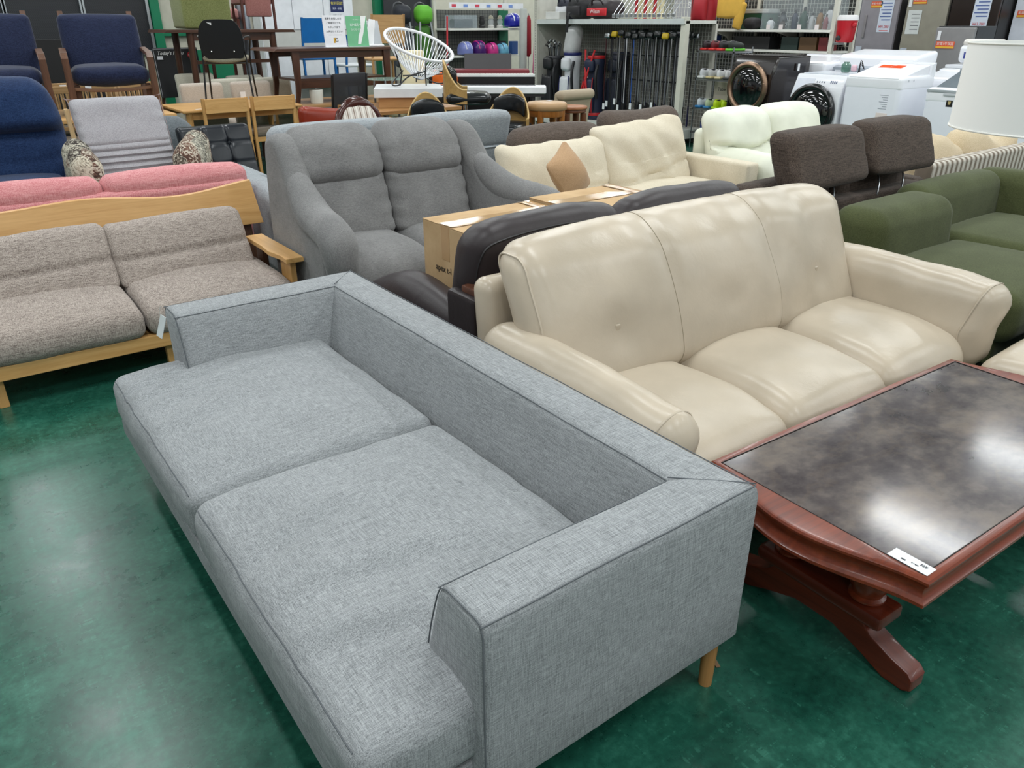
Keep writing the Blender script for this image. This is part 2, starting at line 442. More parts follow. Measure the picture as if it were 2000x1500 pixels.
def coffee_table():
    t = thing('coffee_table', 'mahogany coffee table with brown stone inlay and trestle feet', 'table', (2.135, .80, 0), -2)
    L, Wd = 1.25, .62; h = .43
    def outline(d):                                             # d: outward offset
        pts = []; n = 24
        x1, y1 = L / 2 + d, Wd / 2 + d
        for k in range(n + 1):                                   # right end, bottom to top
            f = k / n; y = -y1 + 2 * y1 * f; pts.append((x1 + .075 * math.sin(PI * f) ** 1.6, y))
        for k in range(n + 1):
            f = k / n; y = y1 - 2 * y1 * f; pts.append((-x1 - .075 * math.sin(PI * f) ** 1.6, y))
        return pts
    prof = [(-.03, .35), (-.006, .352), (0, .358), (.0, .366), (-.008, .372), (-.013, .385), (-.012, .4), (-.004, .412), (0, .418), (0, .424), (-.004, .4285), (-.012, .43)]
    V = []; F = []; N = len(outline(0))
    for d, z in prof: V += [(x, y, z) for x, y in outline(d)]
    for r in range(len(prof) - 1):
        for j in range(N): F.append((r * N + j, r * N + (j + 1) % N, (r + 1) * N + (j + 1) % N, (r + 1) * N + j))
    F.append(tuple(range(N))[::-1])
    # top rim: outer outline to the inlay rectangle
    xi, yi = L / 2 - .016, Wd / 2 - .024
    inn = []
    for x, y in outline(0): inn.append((max(-xi, min(xi, x * 2)), max(-yi, min(yi, y * 1.02)), .4285))
    o = len(V); V += inn; r = len(prof) - 1
    for j in range(N): F.append((r * N + j, r * N + (j + 1) % N, o + (j + 1) % N, o + j))
    top = part('tabletop_frame', G().add(V, F), RED, t, 35)
    part('stone_inlay', bx(-xi + .002, xi - .002, -yi + .002, yi - .002, .415, .4275, .0008), marble(), top, 30)
    for a, b in (((-xi, -yi), (xi, -yi)), ((xi, -yi), (xi, yi)), ((xi, yi), (-xi, yi)), ((-xi, yi), (-xi, -yi))):
        seam([(*a, .4285), (*b, .4285)], plain((30, 16, 12), .5), top, .0016, 'groove')
    for sx in (-1, 1):
        x = sx * .47
        foot = [(-.27, 0), (-.215, 0), (-.15, .028), (-.06, .06), (.06, .06), (.15, .028), (.215, 0), (.27, 0), (.288, .012), (.288, .045), (.272, .062), (.225, .075), (.165, .1), (.13, .135), (.11, .15), (-.11, .15), (-.13, .135), (-.165, .1), (-.225, .075), (-.272, .062), (-.288, .045), (-.288, .012)]
        f = part('trestle_foot', prism(foot, x - .033, x + .033, 'x', .009), REDY, t, 35)
        part('post_block', bx(x - .055, x + .055, -.19, .19, .135, .18, .014), REDY, f, 35)
        for sy in (-1, 1):
            pr = [(.04, .18), (.046, .186), (.046, .192), (.038, .198), (.04, .206), (.047, .22), (.052, .25), (.053, .275), (.046, .3), (.036, .318), (.036, .326), (.046, .332), (.046, .35), (.04, .352)]
            part('turned_post', lathe(pr, 20, (x, sy * .115)), RED, t, 40)
    part('stretcher', bx(-.45, .45, -.022, .022, .125, .165, .008), RED, t)
    lb = thing('price_label', 'white paper price label on the near corner of the coffee table', 'label', (1.537, .573, .4302), 88)
    part('paper', bx(-.047, .047, -.019, .019, 0, .0008), plain((240, 242, 244), .5), lb)
    INK = plain((70, 72, 80), .8)
    g = G()
    for k in range(10): g += bx(-.034 + k * .0017, -.0335 + k * .0017 + .0006 * (k % 3), -.011, -.002, .0008, .0011)
    part('barcode', g, INK, lb, 0, kind='stuff')
    text('価格', .006, INK, lb, (.015, .008, .0012), (0, 0, PI)); text('¥ 9,800', .0055, INK, lb, (-.01, .004, .0012), (0, 0, PI))
coffee_table()

# ------------------------------------------------------------------ cream leather sofa
CREAM = leather((197, 183, 163), .3, 300, .25)
CREAMS = plain((150, 138, 116), .6)
def wrink(fs=(6, 6, 6), a=.006):
    def fn(x, y, z):
        s = noise.noise(Vector((x * fs[0], y * fs[1], z * fs[2]))) * a
        return (x, y + s, z + s * .6)
    return fn
def cream_sofa():
    t = thing('leather_sofa', 'cream leather three seater sofa with pillow arms behind the coffee table', 'sofa', (2.27, 1.6, 0))
    x0 = 2.27; y0 = 1.6
    part('base', bx(1.45 - x0, 3.12 - x0, 1.2 - y0, 2.05 - y0, .05, .28, .03), CREAM, t)
    for i in range(3):
        a = 1.425 + i * .5625
        def fn(x, y, z, i=i):
            f = max(0, (-y - .1) / .27); z -= .045 * f ** 2 if z > 0 else 0
            return (x, y, z)
        c = part('seat_cushion', soft(.562, .74, .26, .075, (10, 14, 4), 4, (0.004, .02, .035), .006, 5, i + 3, fn).tf((a + .281 - x0, 1.525 - y0, .305)), CREAM, t, 60)
        seam([(a + .03 - x0, 1.152 - y0, .27), (a + .2 - x0, 1.139 - y0, .27), (a + .4 - x0, 1.139 - y0, .27), (a + .532 - x0, 1.152 - y0, .27)], CREAMS, c, .002)
    # one long back cushion, leaning back, with two stitched channels
    def bfn(x, y, z):
        for sx in (-.28, .28):
            d = (x - sx) / .016
            if y < 0: y += .012 * math.exp(-d * d) - .006 * math.exp(-((x - sx) / .1) ** 2)
        for sx in (-.56, 0, .56):                                # buttons pull a shallow dimple
            y += .014 * math.exp(-((x - sx) ** 2 + (z + .06) ** 2) / .004) if y < 0 else 0
        w = noise.noise(Vector((x * 9 + z * 3, 2, z * 2.2)))     # slanted creases under the top edge
        if z > -.04: y -= .016 * w * min(1, (z + .04) / .14); z += .008 * w
        w2 = noise.noise(Vector((x * 3 - 4, 7, z * 6))); y -= .008 * w2
        e = abs(x) / .86
        z -= .02 * e ** 6
        y += z * .42
        return (x, y, z)
    bc = part('back_cushion', soft(1.72, .2, .5, .085, (44, 3, 16), 4, (.012, .05, .012), 0, 6, 4, bfn).tf((2.268 - x0, 1.84 - y0, .64)), CREAM, t, 60)
    for sx in (-.28, .28):
        P = [p for p in ring(1.72, .2, .5, .085, 0, sx, (.012, .05, .012), bfn)]
        P = [p for p in P if p[1] - p[2] * .42 < .03 or p[2] > .2]
        seam(shift(P, (2.268 - x0, 1.84 - y0, .64)), CREAMS, bc, .0016, 'stitching', True)
    for s in (-1, 1):
        part('piping', tube(shift(ring(1.72, .2, .5, .085, 0, s * .838, (.012, .05, .012), bfn), (2.268 - x0, 1.84 - y0, .64)), .0042, 6, True), CREAM, bc, 60)
    for sx in (-.56, -.36, 0, .56):
        part('button', soft(.022, .012, .022, .005, (1, 1, 1), 2).tf((2.268 - x0 + sx, 1.84 - y0 - .131 - .03 * (sx == -.36), .60 - .07 * (sx == -.36) )), CREAM, bc, 60)
    # back frame, seen at the left end
    part('back_frame', soft(1.78, .10, .66, .045, (10, 2, 4), 3, (0, .006, 0), 0, 5, 1, lambda x, y, z: (x, y + z * .1, z)).tf((2.268 - x0, 2.025 - y0, .41)), CREAM, t)
    AW = {-1: .176, 1: .225}
    for s in (-1, 1):
        cx = 1.398 if s < 0 else 3.195
        def afn(x, y, z, s=s):
            f = (y + .38) / .76                                   # 0 front .. 1 back
            if z > 0: z += .03 * (f - .4)
            x += s * (.035 * (1 - f) if s > 0 else -.012 * (1 - f)) * max(0, min(1, z / .1))
            y -= .05 * max(0, z / .25) if f < .3 else 0
            w = noise.noise(Vector((x * 8, y * 11, z * 4 + s))); 
            if z > .1: z += .007 * w
            return (x, y, z)
        a = part('armrest', soft(AW[s], .84, .36, .085, (6, 14, 6), 4, (.01, .01, .02), .005, 6, 8 + s, afn).tf((cx - x0, 1.56 - y0, .42)), CREAM, t, 60)
        b = part('arm_base', soft(.16, .80, .42, .05, (4, 10, 6), 3, (.008, .01, 0), .003, 5, 3, lambda x, y, z: (x, y + (z * .1 if y < 0 else 0), z)).tf((cx - x0, 1.58 - y0, .25)), CREAM, t, 60)
        part('piping', tube(shift(ring(AW[s], .84, .36, .085, 1, -.352, (.01, .01, .02), afn), (cx - x0, 1.56 - y0, .42)), .0035, 6, True), CREAM, a, 60)
    for x in (1.5, 3.05):
        for y in (1.25, 2.0): part('leg', cyl((x - x0, y - y0, 0), (x - x0, y - y0, .06), .025, .03), plain((40, 30, 24), .5), t)
cream_sofa()
def ottoman():
    t = thing('ottoman', 'cream leather ottoman at the far end of the coffee table', 'ottoman', (3.28, .84, 0))
    part('cushion', soft(.66, .46, .2, .07, (8, 8, 3), 4, (.01, .01, .03), .004, 5, 2).tf((0, 0, .30)), CREAM, t, 60)
    part('base', bx(-.31, .31, -.21, .21, .05, .22, .03), CREAM, t)
    for x in (-.25, .25):
        for y in (-.16, .16): part('leg', cyl((x, y, 0), (x, y, .06), .022), plain((40, 30, 24), .5), t)
    seam(arc([(-.325, -.2, .33), (-.335, 0, .33), (-.325, .2, .33)], 5), CREAMS, t, .003, 'piping')
ottoman()

# ------------------------------------------------------------------ dark brown leather sofa back to back with the cream one
DKL = leather((50, 42, 44), .42, 260, .3)
def dark_sofa():
    x0, y0 = 2.2, 2.6
    t = thing('leather_sofa', 'dark brown leather sofa with its back to the cream leather sofa', 'sofa', (x0, y0, 0))
    for i, (a, b) in enumerate(((1.485, 2.235), (2.24, 3.0))):
        def fn(x, y, z, i=i):
            e = abs(x) / .375; z -= (.035 * e ** 4 if z > 0 else 0); y -= z * .22
            z += .006 * noise.noise(Vector((x * 8, y * 8, i)))
            return (x, y, z)
        c = part('back_cushion', soft(b - a, .19, .5, .085, (14, 3, 8), 4, (.006, .02, .01), .004, 6, i, fn).tf(((a + b) / 2 - x0, 2.335 - y0, .62)), DKL, t, 60)
        cx = (a + b) / 2 - x0; hw = (b - a) / 2
        P = [(-hw + .03, -.2), (-hw + .012, 0), (-hw + .02, .13), (-hw + .09, .185), (0, .208), (hw - .09, .185), (hw - .02, .13), (hw - .012, 0), (hw - .03, -.2)]
        seam(arc([(cx + x, 2.335 - y0 - .092 - .22 * z, .62 + z) for x, z in P], 5), plain((26, 22, 24), .5), c, .0045, 'piping')
    part('backrest', soft(1.5, .12, .52, .04, (8, 2, 4), 3).tf((2.24 - x0, 2.235 - y0, .33)), DKL, t)
    part('seat', soft(1.46, .62, .26, .06, (10, 6, 3), 3, (0, 0, .02)).tf((2.24 - x0, 2.72 - y0, .28)), DKL, t)
    for s in (-1, 1):
        cx = 1.515 if s < 0 else 2.97
        def fn(x, y, z):
            f = (y + .42) / .84
            if z > 0: z += .05 * math.sin(PI * min(1, max(0, f))) - .1 * max(0, f - .55) / .45
            return (x, y, z)
        part('armrest', soft(.17, .84, .44, .075, (4, 14, 5), 4, (.012, .01, .01), .004, 6, 5, fn).tf((cx - x0, 2.72 - y0, .3)), DKL, t, 60)
        p = part('side_panel', bx(cx - .075 - x0, cx + .06 - x0, 2.17 - y0, 2.36 - y0, .06, .62, .02), DKL, t)
        part('wood_cap', bx(cx - .05 - x0, cx + .06 - x0, 2.175 - y0, 2.29 - y0, .615, .645, .008), wood((72, 42, 30), (108, 66, 46), 0, 20), p)
    for x in (1.52, 2.9):
        for y in (2.3, 3.0): part('leg', bx(x - .03 - x0, x + .03 - x0, y - .03 - y0, y + .03 - y0, 0, .08, .004), plain((40, 28, 22), .5), t)
dark_sofa()
CARD = None
def carton(label, x0, x1, y0, y1, z0, z1, printed=True):
    global CARD
    if CARD is None:
        t = NT('cardboard'); f = t.noise((6, 6, 6), 5, .6); g2 = t.noise((2, 90, 2), 2)
        c = t.ramp(f, [(.3, (184, 152, 112)), (.7, (208, 178, 138))]); c = t.mix(t.math('MULTIPLY', g2, .15), c, (150, 112, 70)); t.col(c); CARD = t.set(.8, 0, .2)
    cx, cy = (x0 + x1) / 2, (y0 + y1) / 2; hx, hy = (x1 - x0) / 2, (y1 - y0) / 2; h = z1 - z0
    t = thing('cardboard_box', label, 'box', (cx, cy, z0))
    part('carton', bx(-hx, hx, -hy, hy, 0, h - .004, .004), CARD, t, 30)
    part('flap', bx(-hx, hx, -hy, -.003, h - .004, h, .001), CARD, t); part('flap', bx(-hx, hx, .003, hy, h - .004, h, .001), CARD, t)
    T = plain((188, 150, 104), .12, 0, .7)
    def tp(x0, x1, y0, y1, seed):
        n = 14; V = []; F = []
        for i in range(n + 1):
            for j in range(5):
                x = x0 + (x1 - x0) * i / n; y = y0 + (y1 - y0) * j / 4
                V.append((x, y, h + .001 + .0035 * (noise.noise(Vector((x * 30, y * 40, seed))) + .6)))
        for i in range(n):
            for j in range(4): F.append((i * 5 + j, i * 5 + j + 1, i * 5 + j + 6, i * 5 + j + 5))
        return G().add(V, F)
    part('tape', tp(-hx, hx, -.05, .05, 1), T, t, 60, label='crinkled clear packing tape')
    part('tape', tp(hx - .07, hx, -hy, hy, 2), T, t, 60, label='crinkled clear packing tape')
    part('tape', bx(-hx - .0012, -hx, -.03, .03, h * .55, h, .0003), T, t)
    if printed: text('apex t-l', .04, plain((60, 48, 36), .8), t, (-hx - .0015, .02, h * .42), (PI / 2, 0, -PI / 2))
    return t
carton('large cardboard box with printed left side on the dark brown sofa seat', 1.645, 2.225, 2.50, 2.86, .436, .76)
carton('cardboard box further right on the dark brown sofa seat', 2.232, 2.76, 2.50, 2.87, .436, .775, False)
# ------------------------------------------------------------------ mid grey high-back loveseat
DGREY = weave((103, 102, 102), (143, 142, 141), 520, .07, .3, .15, .25, .75, .5)
def loveseat():
    x0, y0 = 1.99, 3.75
    t = thing('loveseat', 'mid grey high backed two seater sofa with curved padded arms', 'sofa', (x0, y0, 0))
    part('base', bx(1.5 - x0, 2.53 - x0, 3.36 - y0, 4.1 - y0, .05, .27, .03), DGREY, t)
    DK = plain((52, 54, 58), .9)
    for s in (-1, 1):
        cx = 1.50 if s < 0 else 2.575
        pr = [(3.34, .06), (3.37, .3), (3.335, .46), (3.30, .56), (3.33, .625), (3.42, .645), (3.6, .655), (3.72, .70), (3.8, .80), (3.9, .95), (3.99, 1.0), (4.08, .985), (4.13, .9), (4.17, .5), (4.15, .06)]
        pts = arc([(0, y - y0, z) for y, z in pr] , 3)
        poly = [(p.y, p.z) for p in pts]
        wing = prism(poly, -.075, .075, 'x', .05)
        def fn(x, y, z, s=s):
            f = max(0, min(1, (3.95 - y0 - y) / .7)); x += s * (.05 if s < 0 else .17) * f * min(1, z / .5)
            return (x, y, z + .004 * noise.noise(Vector((x * 8, y * 8, z * 8))))
        wing.map(fn)
        w = part('wing', wing.tf((cx - x0, 0, 0)), DGREY, t, 60)
        # padded roll along the arm top and down its front
        P = arc([(0, 3.86 - y0, .80), (0, 3.72 - y0, .69), (0, 3.58 - y0, .635), (0, 3.42 - y0, .615), (0, 3.33 - y0, .585), (0, 3.30 - y0, .5), (0, 3.33 - y0, .36), (0, 3.345 - y0, .1)], 5)
        n = len(P); R = [.05 + .032 * math.sin(PI * min(1, i / (n * .45))) if i < n * .225 else (.082 if i < n * .6 else .082 - .03 * (i / n - .6) / .4) for i in range(n)]
        roll = tube([(s * (.0 + (.05 if s < 0 else .18) * max(0, min(1, (3.95 - y0 - p.y) / .7)) * min(1, p.z / .5)), p.y, p.z) for p in P], R, 18)
        roll.map(lambda x, y, z: (x * 1.12, y + .004 * noise.noise(Vector((x * 9, y * 14, z * 14))), z + .005 * noise.noise(Vector((x * 16, y * 22, z * 9)))))
        part('arm_roll', roll.tf((cx - x0, 0, 0)), DGREY, t, 70)
        q = arc([(cx - x0 + s * .045 + s * .108, 3.75 - y0, .62), (cx - x0 + s * .045 + s * .112, 3.45 - y0, .55), (cx - x0 + s * .045 + s * .105, 3.385 - y0, .5), (cx - x0 + s * .045 + s * .09, 3.375 - y0, .3)], 5)
    for i, (a, b) in enumerate(((1.50, 2.005), (2.01, 2.515))):
        c = (a + b) / 2 - x0; w = b - a
        def sf(x, y, z): return (x, y, z - .05 * max(0, (-y - .1) / .24) ** 2 * (z > 0))
        part('seat_cushion', soft(w, .68, .24, .075, (10, 12, 4), 4, (.004, .02, .03), .005, 6, i, sf).tf((c, 3.65 - y0, .36)), DGREY, t, 60)
        def bf(x, y, z, i=i):
            for k in range(6):
                ang = k * 1.05; y += .004 * math.exp(-((abs(x) - w / 2 + .02) / .05) ** 2) * math.sin(z * 70 + i) * .4
            return (x, y + z * .35, z)
        part('lower_back_cushion', soft(w, .17, .36, .06, (12, 3, 10), 4, (.003, .03, .006), .005, 7, i + 4, bf).tf((c, 3.88 - y0, .62)), DGREY, t, 60)
        def hf(x, y, z, i=i):
            y += (.004 * math.exp(-((abs(x) - w / 2 + .015) / .04) ** 2) * math.sin(z * 90 + i)) * .8
            z -= .022 * (abs(x) / (w / 2)) ** 5 if z > 0 else 0
            return (x, y + z * .5, z)
        part('head_cushion', soft(w + .02, .19, .27, .088, (14, 3, 8), 4, (.003, .03, .012), .004, 7, i + 9, hf).tf((c, 3.965 - y0, .885)), DGREY, t, 60)
    part('back_shell', soft(1.08, .14, .9, .05, (8, 2, 6), 3, (0, .01, 0)).tf((2.02 - x0, 4.09 - y0, .52)), DGREY, t)
loveseat()

# ------------------------------------------------------------------ oak framed sofa with tweed cushions, left
TWEED = weave((110, 98, 92), (190, 178, 168), 420, .07, .5, .1, .30, .68, .1)
OAKX = wood((196, 146, 84), (224, 178, 116), 0, 22, .4)
OAKY = wood((196, 146, 84), (224, 178, 116), 1, 22, .4)
OAKV = wood((190, 140, 80), (218, 172, 110), 2, 22, .4)
def oak_sofa():
    x0, y0 = .62, 4.05
    t = thing('oak_frame_sofa', 'oak framed sofa with grey beige tweed cushions and wavy plank back', 'sofa', (x0, y0, 0))
    part('front_rail', bx(-.12 - x0, 1.37 - x0, 3.66 - y0, 3.70 - y0, .135, .2, .005), OAKX, t)
    part('back_rail', bx(-.12 - x0, 1.37 - x0, 4.42 - y0, 4.46 - y0, .135, .2, .005), OAKX, t)
    part('side_rail', bx(1.33 - x0, 1.37 - x0, 3.70 - y0, 4.42 - y0, .135, .2, .005), OAKY, t)
    part('side_rail', bx(-.12 - x0, -.08 - x0, 3.70 - y0, 4.42 - y0, .135, .2, .005), OAKY, t)
    part('slat_base', bx(-.08 - x0, 1.34 - x0, 3.70 - y0, 4.42 - y0, .16, .185), OAKX, t)
    for x in (0.0, .71, 1.345):
        part('leg', bx(x - .02 - x0, x + .02 - x0, 3.70 - y0, 3.74 - y0, 0, .15, .004), OAKV, t)
        part('leg', bx(x - .02 - x0, x + .02 - x0, 4.36 - y0, 4.40 - y0, 0, .15, .004), OAKV, t)
    # wavy live edge plank
    n = 30; top = [(-.32 + 1.80 * i / n, .665 + .014 * math.sin(i * .42 + 1.2) + .012 * math.sin(i * .21) + .012 * (i / n)) for i in range(n + 1)]
    poly = [(x - x0, z) for x, z in top] + [(1.505 - x0, .45), (-.34 - x0, .45)]
    part('back_plank', prism(poly, 4.50 - y0, 4.535 - y0, 'y', .004).map(lambda x, y, z: (x, y + (z - .5) * .28, z)), OAKX, t, 30)
    WAL = wood((70, 44, 30), (104, 68, 46), 2, 22)
    for x in (-.2, .62, 1.42): part('back_post', prism([(4.44 - y0, .14), (4.50 - y0, .14), (4.61 - y0, .6), (4.565 - y0, .6)], x - .02 - x0, x + .02 - x0, 'x', .004), WAL, t)
    ap = [(1.305, 4.24), (1.305, 3.98), (1.295, 3.86), (1.315, 3.74), (1.31, 3.655), (1.402, 3.655), (1.405, 3.9), (1.402, 4.24)]
    for s in (1, -1):
        P = [((x if s > 0 else 1.26 - x) - x0, y - y0) for x, y in (ap if s > 0 else ap[::-1])]
        a = part('arm_board', prism(P, .425, .45, 'z', .004), OAKY, t, 30)
        xc = 1.36 if s > 0 else -.125
        part('arm_post', bx(xc - .015 - x0, xc + .015 - x0, 3.70 - y0, 3.84 - y0, .135, .427, .004), OAKV, a)
        part('arm_post', bx(xc - .015 - x0, xc + .015 - x0, 4.1 - y0, 4.2 - y0, .135, .427, .004), WAL, a)
    for i, (a, b) in enumerate(((-.11, .618), (.626, 1.34))):
        c = (a + b) / 2 - x0
        def ff(x, y, z): return (x, y, z - .03 * max(0, (-y - .2) / .2) ** 2 * (z > 0))
        part('seat_cushion', soft(b - a, .8, .155, .045, (10, 12, 3), 3, (0, .008, .03), .004, 5, i, ff).tf((c, 4.04 - y0, .275)), TWEED, t, 60)
        def bf(x, y, z):
            y += .016 * math.exp(-((z + .01) / .016) ** 2) * (y < 0)
            z += .006 * math.sin(x * 5)
            return (x, y + z * .62, z)
        part('back_cushion', soft(b - a - .05, .12, .28, .032, (12, 3, 20), 3, (.004, .02, .004), .004, 5, i + 2, bf).tf((c - (.034 if i else -.02), 4.17 - y0, .47)), TWEED, t, 60)
oak_sofa()

# ------------------------------------------------------------------ pink sofa back to back with it
PINK = weave((190, 112, 116), (222, 162, 162), 300, .06, .3, .12, .3, .7, .2)
def pink_sofa():
    x0, y0 = .85, 5.1
    t = thing('pink_sofa', 'pink fabric sofa seen from behind over the oak plank', 'sofa', (x0, y0, 0))
    part('backrest', soft(1.50, .12, .5, .04, (10, 2, 4), 3).tf((.78 - x0, 4.80 - y0, .42)), PINK, t)
    part('seat', soft(1.42, .30, .24, .05, (8, 4, 3), 3, (0, 0, .02)).tf((.80 - x0, 5.03 - y0, .28)), PINK, t)
    for i, (a, b) in enumerate(((-.10, .74), (.745, 1.545))):
        def fn(x, y, z): return (x, y, z - .004 * (abs(x) / ((b - a) / 2)) ** 8)
        part('back_roll', soft(b - a, .19, .17, .055, (14, 3, 3), 4, (.004, .012, .018), .004, 4, i, fn).tf(((a + b) / 2 - x0, 4.86 - y0, .66)), PINK, t, 60)
    for x in (.1, 1.5):
        for y in (4.85, 5.12): part('leg', cyl((x - x0, y - y0, 0), (x - x0, y - y0, .17), .02), OAKV, t)
pink_sofa()

# ------------------------------------------------------------------ left middle: navy recliner, patterned armchair, tufted black seat
NAVY = weave((18, 34, 66), (44, 66, 104), 380, .1, .3, .15, .3, .7, .3)
def navy_chair():
    x0, y0 = .45, 6.48
    t = thing('recliner', 'navy fabric high back recliner at the left edge behind the pink sofa', 'recliner', (x0, y0, 0), -6)
    part('base', bx(-.36, .36, -.35, .35, .04, .3, .03), NAVY, t)
    part('seat', soft(.62, .68, .2, .07, (8, 8, 3), 3, (0, .02, .03)).tf((0, -.08, .40)), NAVY, t, 60)
    def bf(x, y, z):
        y += .03 * math.exp(-((z - .03) / .03) ** 2) * (y < 0)
        y += .012 * math.exp(-((z + .14 - .05 * abs(x)) / .02) ** 2) * (y < 0)
        x *= 1 - .16 * max(0, z / .37) ** 2
        return (x, y + z * .3 - (.09 if z > .05 else 0) * min(1, max(0, (z - .02) / .1)), z)
    part('backrest', soft(.72, .22, .76, .1, (14, 3, 24), 4, (.01, .04, .01), .006, 6, 3, bf).tf((0, .22, .73)), NAVY, t, 60)
    for s in (-1, 1):
        part('armrest', soft(.16, .74, .34, .07, (4, 12, 4), 4, (.01, .01, .02), .005, 7, s).tf((s * .39, -.05, .42)), NAVY, t, 60)
navy_chair()
SC.objects['recliner'].scale = (1.07, 1.07, 1.05)
def patch_mat():
    t = NT('patchwork_fabric')
    v = t.n('ShaderNodeTexVoronoi'); v.inputs['Scale'].default_value = 1; v.inputs['Randomness'].default_value = .9
    t.l(t.coord((9, 7, 8), (.3, .2, .5)), v.inputs['Vector'])
    sep = t.n('ShaderNodeSeparateColor'); t.l(v.outputs['Color'], sep.inputs[0])
    c = t.ramp(sep.outputs[0], [(0, (58, 50, 44)), (.2, (122, 92, 78)), (.4, (196, 188, 168)), (.6, (96, 96, 88)), (.8, (150, 142, 124)), (1, (48, 42, 40))])
    w = t.noise((20, 20, 20), 3, .6, 3.5)
    k = t.math('GREATER_THAN', w, .53)
    c = t.mix(t.math('MULTIPLY', k, .75), c, (216, 210, 192)); k2 = t.math('LESS_THAN', w, .42)
    c = t.mix(t.math('MULTIPLY', k2, .7), c, (44, 38, 36)); t.col(c); return t.set(.85, 0, .2)
def patch_chair():
    x0, y0 = 1.14, 5.68
    t = thing('armchair', 'armchair with patchwork print armrests and pale grey padded back', 'armchair', (x0, y0, 0), 4)
    LG = weave((150, 148, 152), (184, 182, 186), 500, .2, .2, .1); BIR = wood((214, 176, 124), (232, 200, 152), 2, 24); PM = patch_mat()
    def bf(x, y, z):
        if z < .10: y += .011 * math.sin(z * 150) * (y < 0)
        w = noise.noise(Vector((x * 5, 3, z * 9))); y += .012 * w * math.exp(-((z - .24) / .1) ** 2)
        y -= .018 * math.exp(-((abs(x) - .27) / .03) ** 2) * abs(math.sin(z * 45)) * (z > 0) * (y < 0) * .5
        return (x * (1 + .05 * z), y + z * .36, z)
    b = part('back_cushion', soft(.56, .09, .74, .04, (18, 2, 50), 3, (0, .02, .004), .002, 8, 3, bf).tf((0, .2, .69)), LG, t, 60)
    seam(arc([(-.262, .12, .40), (-.283, .185, .69), (-.288, .31, 1.04), (-.26, .33, 1.06), (.26, .33, 1.06), (.288, .31, 1.04), (.283, .185, .69), (.262, .12, .40)], 4), plain((172, 150, 150), .8), b, .0018, 'piping')
    part('seat', soft(.56, .6, .16, .05, (8, 8, 2), 3, (0, 0, .02)).tf((0, -.1, .36)), LG, t)
    for s in (-1, 1):
        part('back_rail', prism([(.22, .3), (.26, .3), (.42, 1.0), (.385, 1.0)], s * .29 - .012, s * .29 + .012, 'x', .003), BIR, t)
        part('leg', prism([(-.36, 0), (.38, 0), (.38, .03), (-.3, .03), (-.32, .3), (-.36, .3)], s * .3 - .015, s * .3 + .015, 'x', .004), BIR, t)
        def af(x, y, z): return (x, y, z + .05 * (y > 0) * y * 4 - .12 * max(0, -y - .05))
        a = part('armrest', soft(.17, .5, .44, .08, (4, 12, 6), 4, (.012, .01, .02), .004, 6, s, af).tf((0, 0, 0), (0, 0, -.1 if s < 0 else -.55)).tf((-.36 if s < 0 else .33, -.04, .575)), PM, t, 60)
    part('side_board', bx(.445, .46, .05, .25, .1, .58, .004), BIR, t)
patch_chair()
BLKL = leather((30, 34, 40), .3, 220, .2)
def tufted():
    t = thing('tufted_chair', 'black button tufted leather chair back left of the grey loveseat', 'chair', (1.89, 6.36, 0), 2)
    t.scale = (1.04, 1.04, 1.0)
    def fn(x, y, z):
        if y < 0:
            for sx in (-.085, .085): y += .014 * math.exp(-((x - sx) / .007) ** 2)
            for sz in (-.06, .09): y += .014 * math.exp(-((z - sz) / .007) ** 2)
            for sx in (-.085, .085):
                for sz in (-.06, .09): y += .016 * math.exp(-((x - sx) ** 2 + (z - sz) ** 2) / .0006)
        return (x, y + z * .35, z)
    b = part('backrest', soft(.54, .09, .44, .03, (34, 2, 28), 3, (0, .012, 0), 0, 6, 0, fn).tf((0, .1, .56)), BLKL, t, 60)
    for sx in (-.085, .085):
        for sz in (-.06, .09): part('button', lathe([(.002, -.004), (.012, 0), (.008, .005), (.002, .006)], 10).tf((0, 0, 0), (PI / 2, 0, 0)).tf((sx, .1 - .045 + sz * .35, .56 + sz)), BLKL, b)
    part('seat', soft(.54, .34, .14, .04, (6, 6, 2), 3, (0, 0, .015)).tf((0, -.1, .34)), BLKL, t)
    for x in (-.22, .22):
        for y in (-.22, .1): part('leg', cyl((x, y, 0), (x, y, .3), .012), metal((170, 172, 176), .2), t)
tufted()
PALE = weave((134, 139, 143), (168, 174, 178), 450, .08, .2, .15)
def lg_round():
    t = thing('grey_armchair', 'grey upholstered tub chair half hidden beside the patchwork armchair', 'armchair', (1.60, 6.70, 0))
    GRY = weave((84, 90, 94), (118, 124, 128), 450, .1, .2)
    part('backrest', soft(.5, .22, .8, .1, (8, 3, 6), 4, (.03, .02, .02), 0, 5, 1, lambda x, y, z: (x * (1 - .25 * max(0, z / .4) ** 2), y + z * .2, z)).tf((0, .1, .42)), GRY, t, 60)
    part('seat', soft(.5, .22, .3, .08, (6, 3, 3), 3, (0, 0, .02)).tf((0, -.06, .2)), GRY, t, 60)
lg_round()

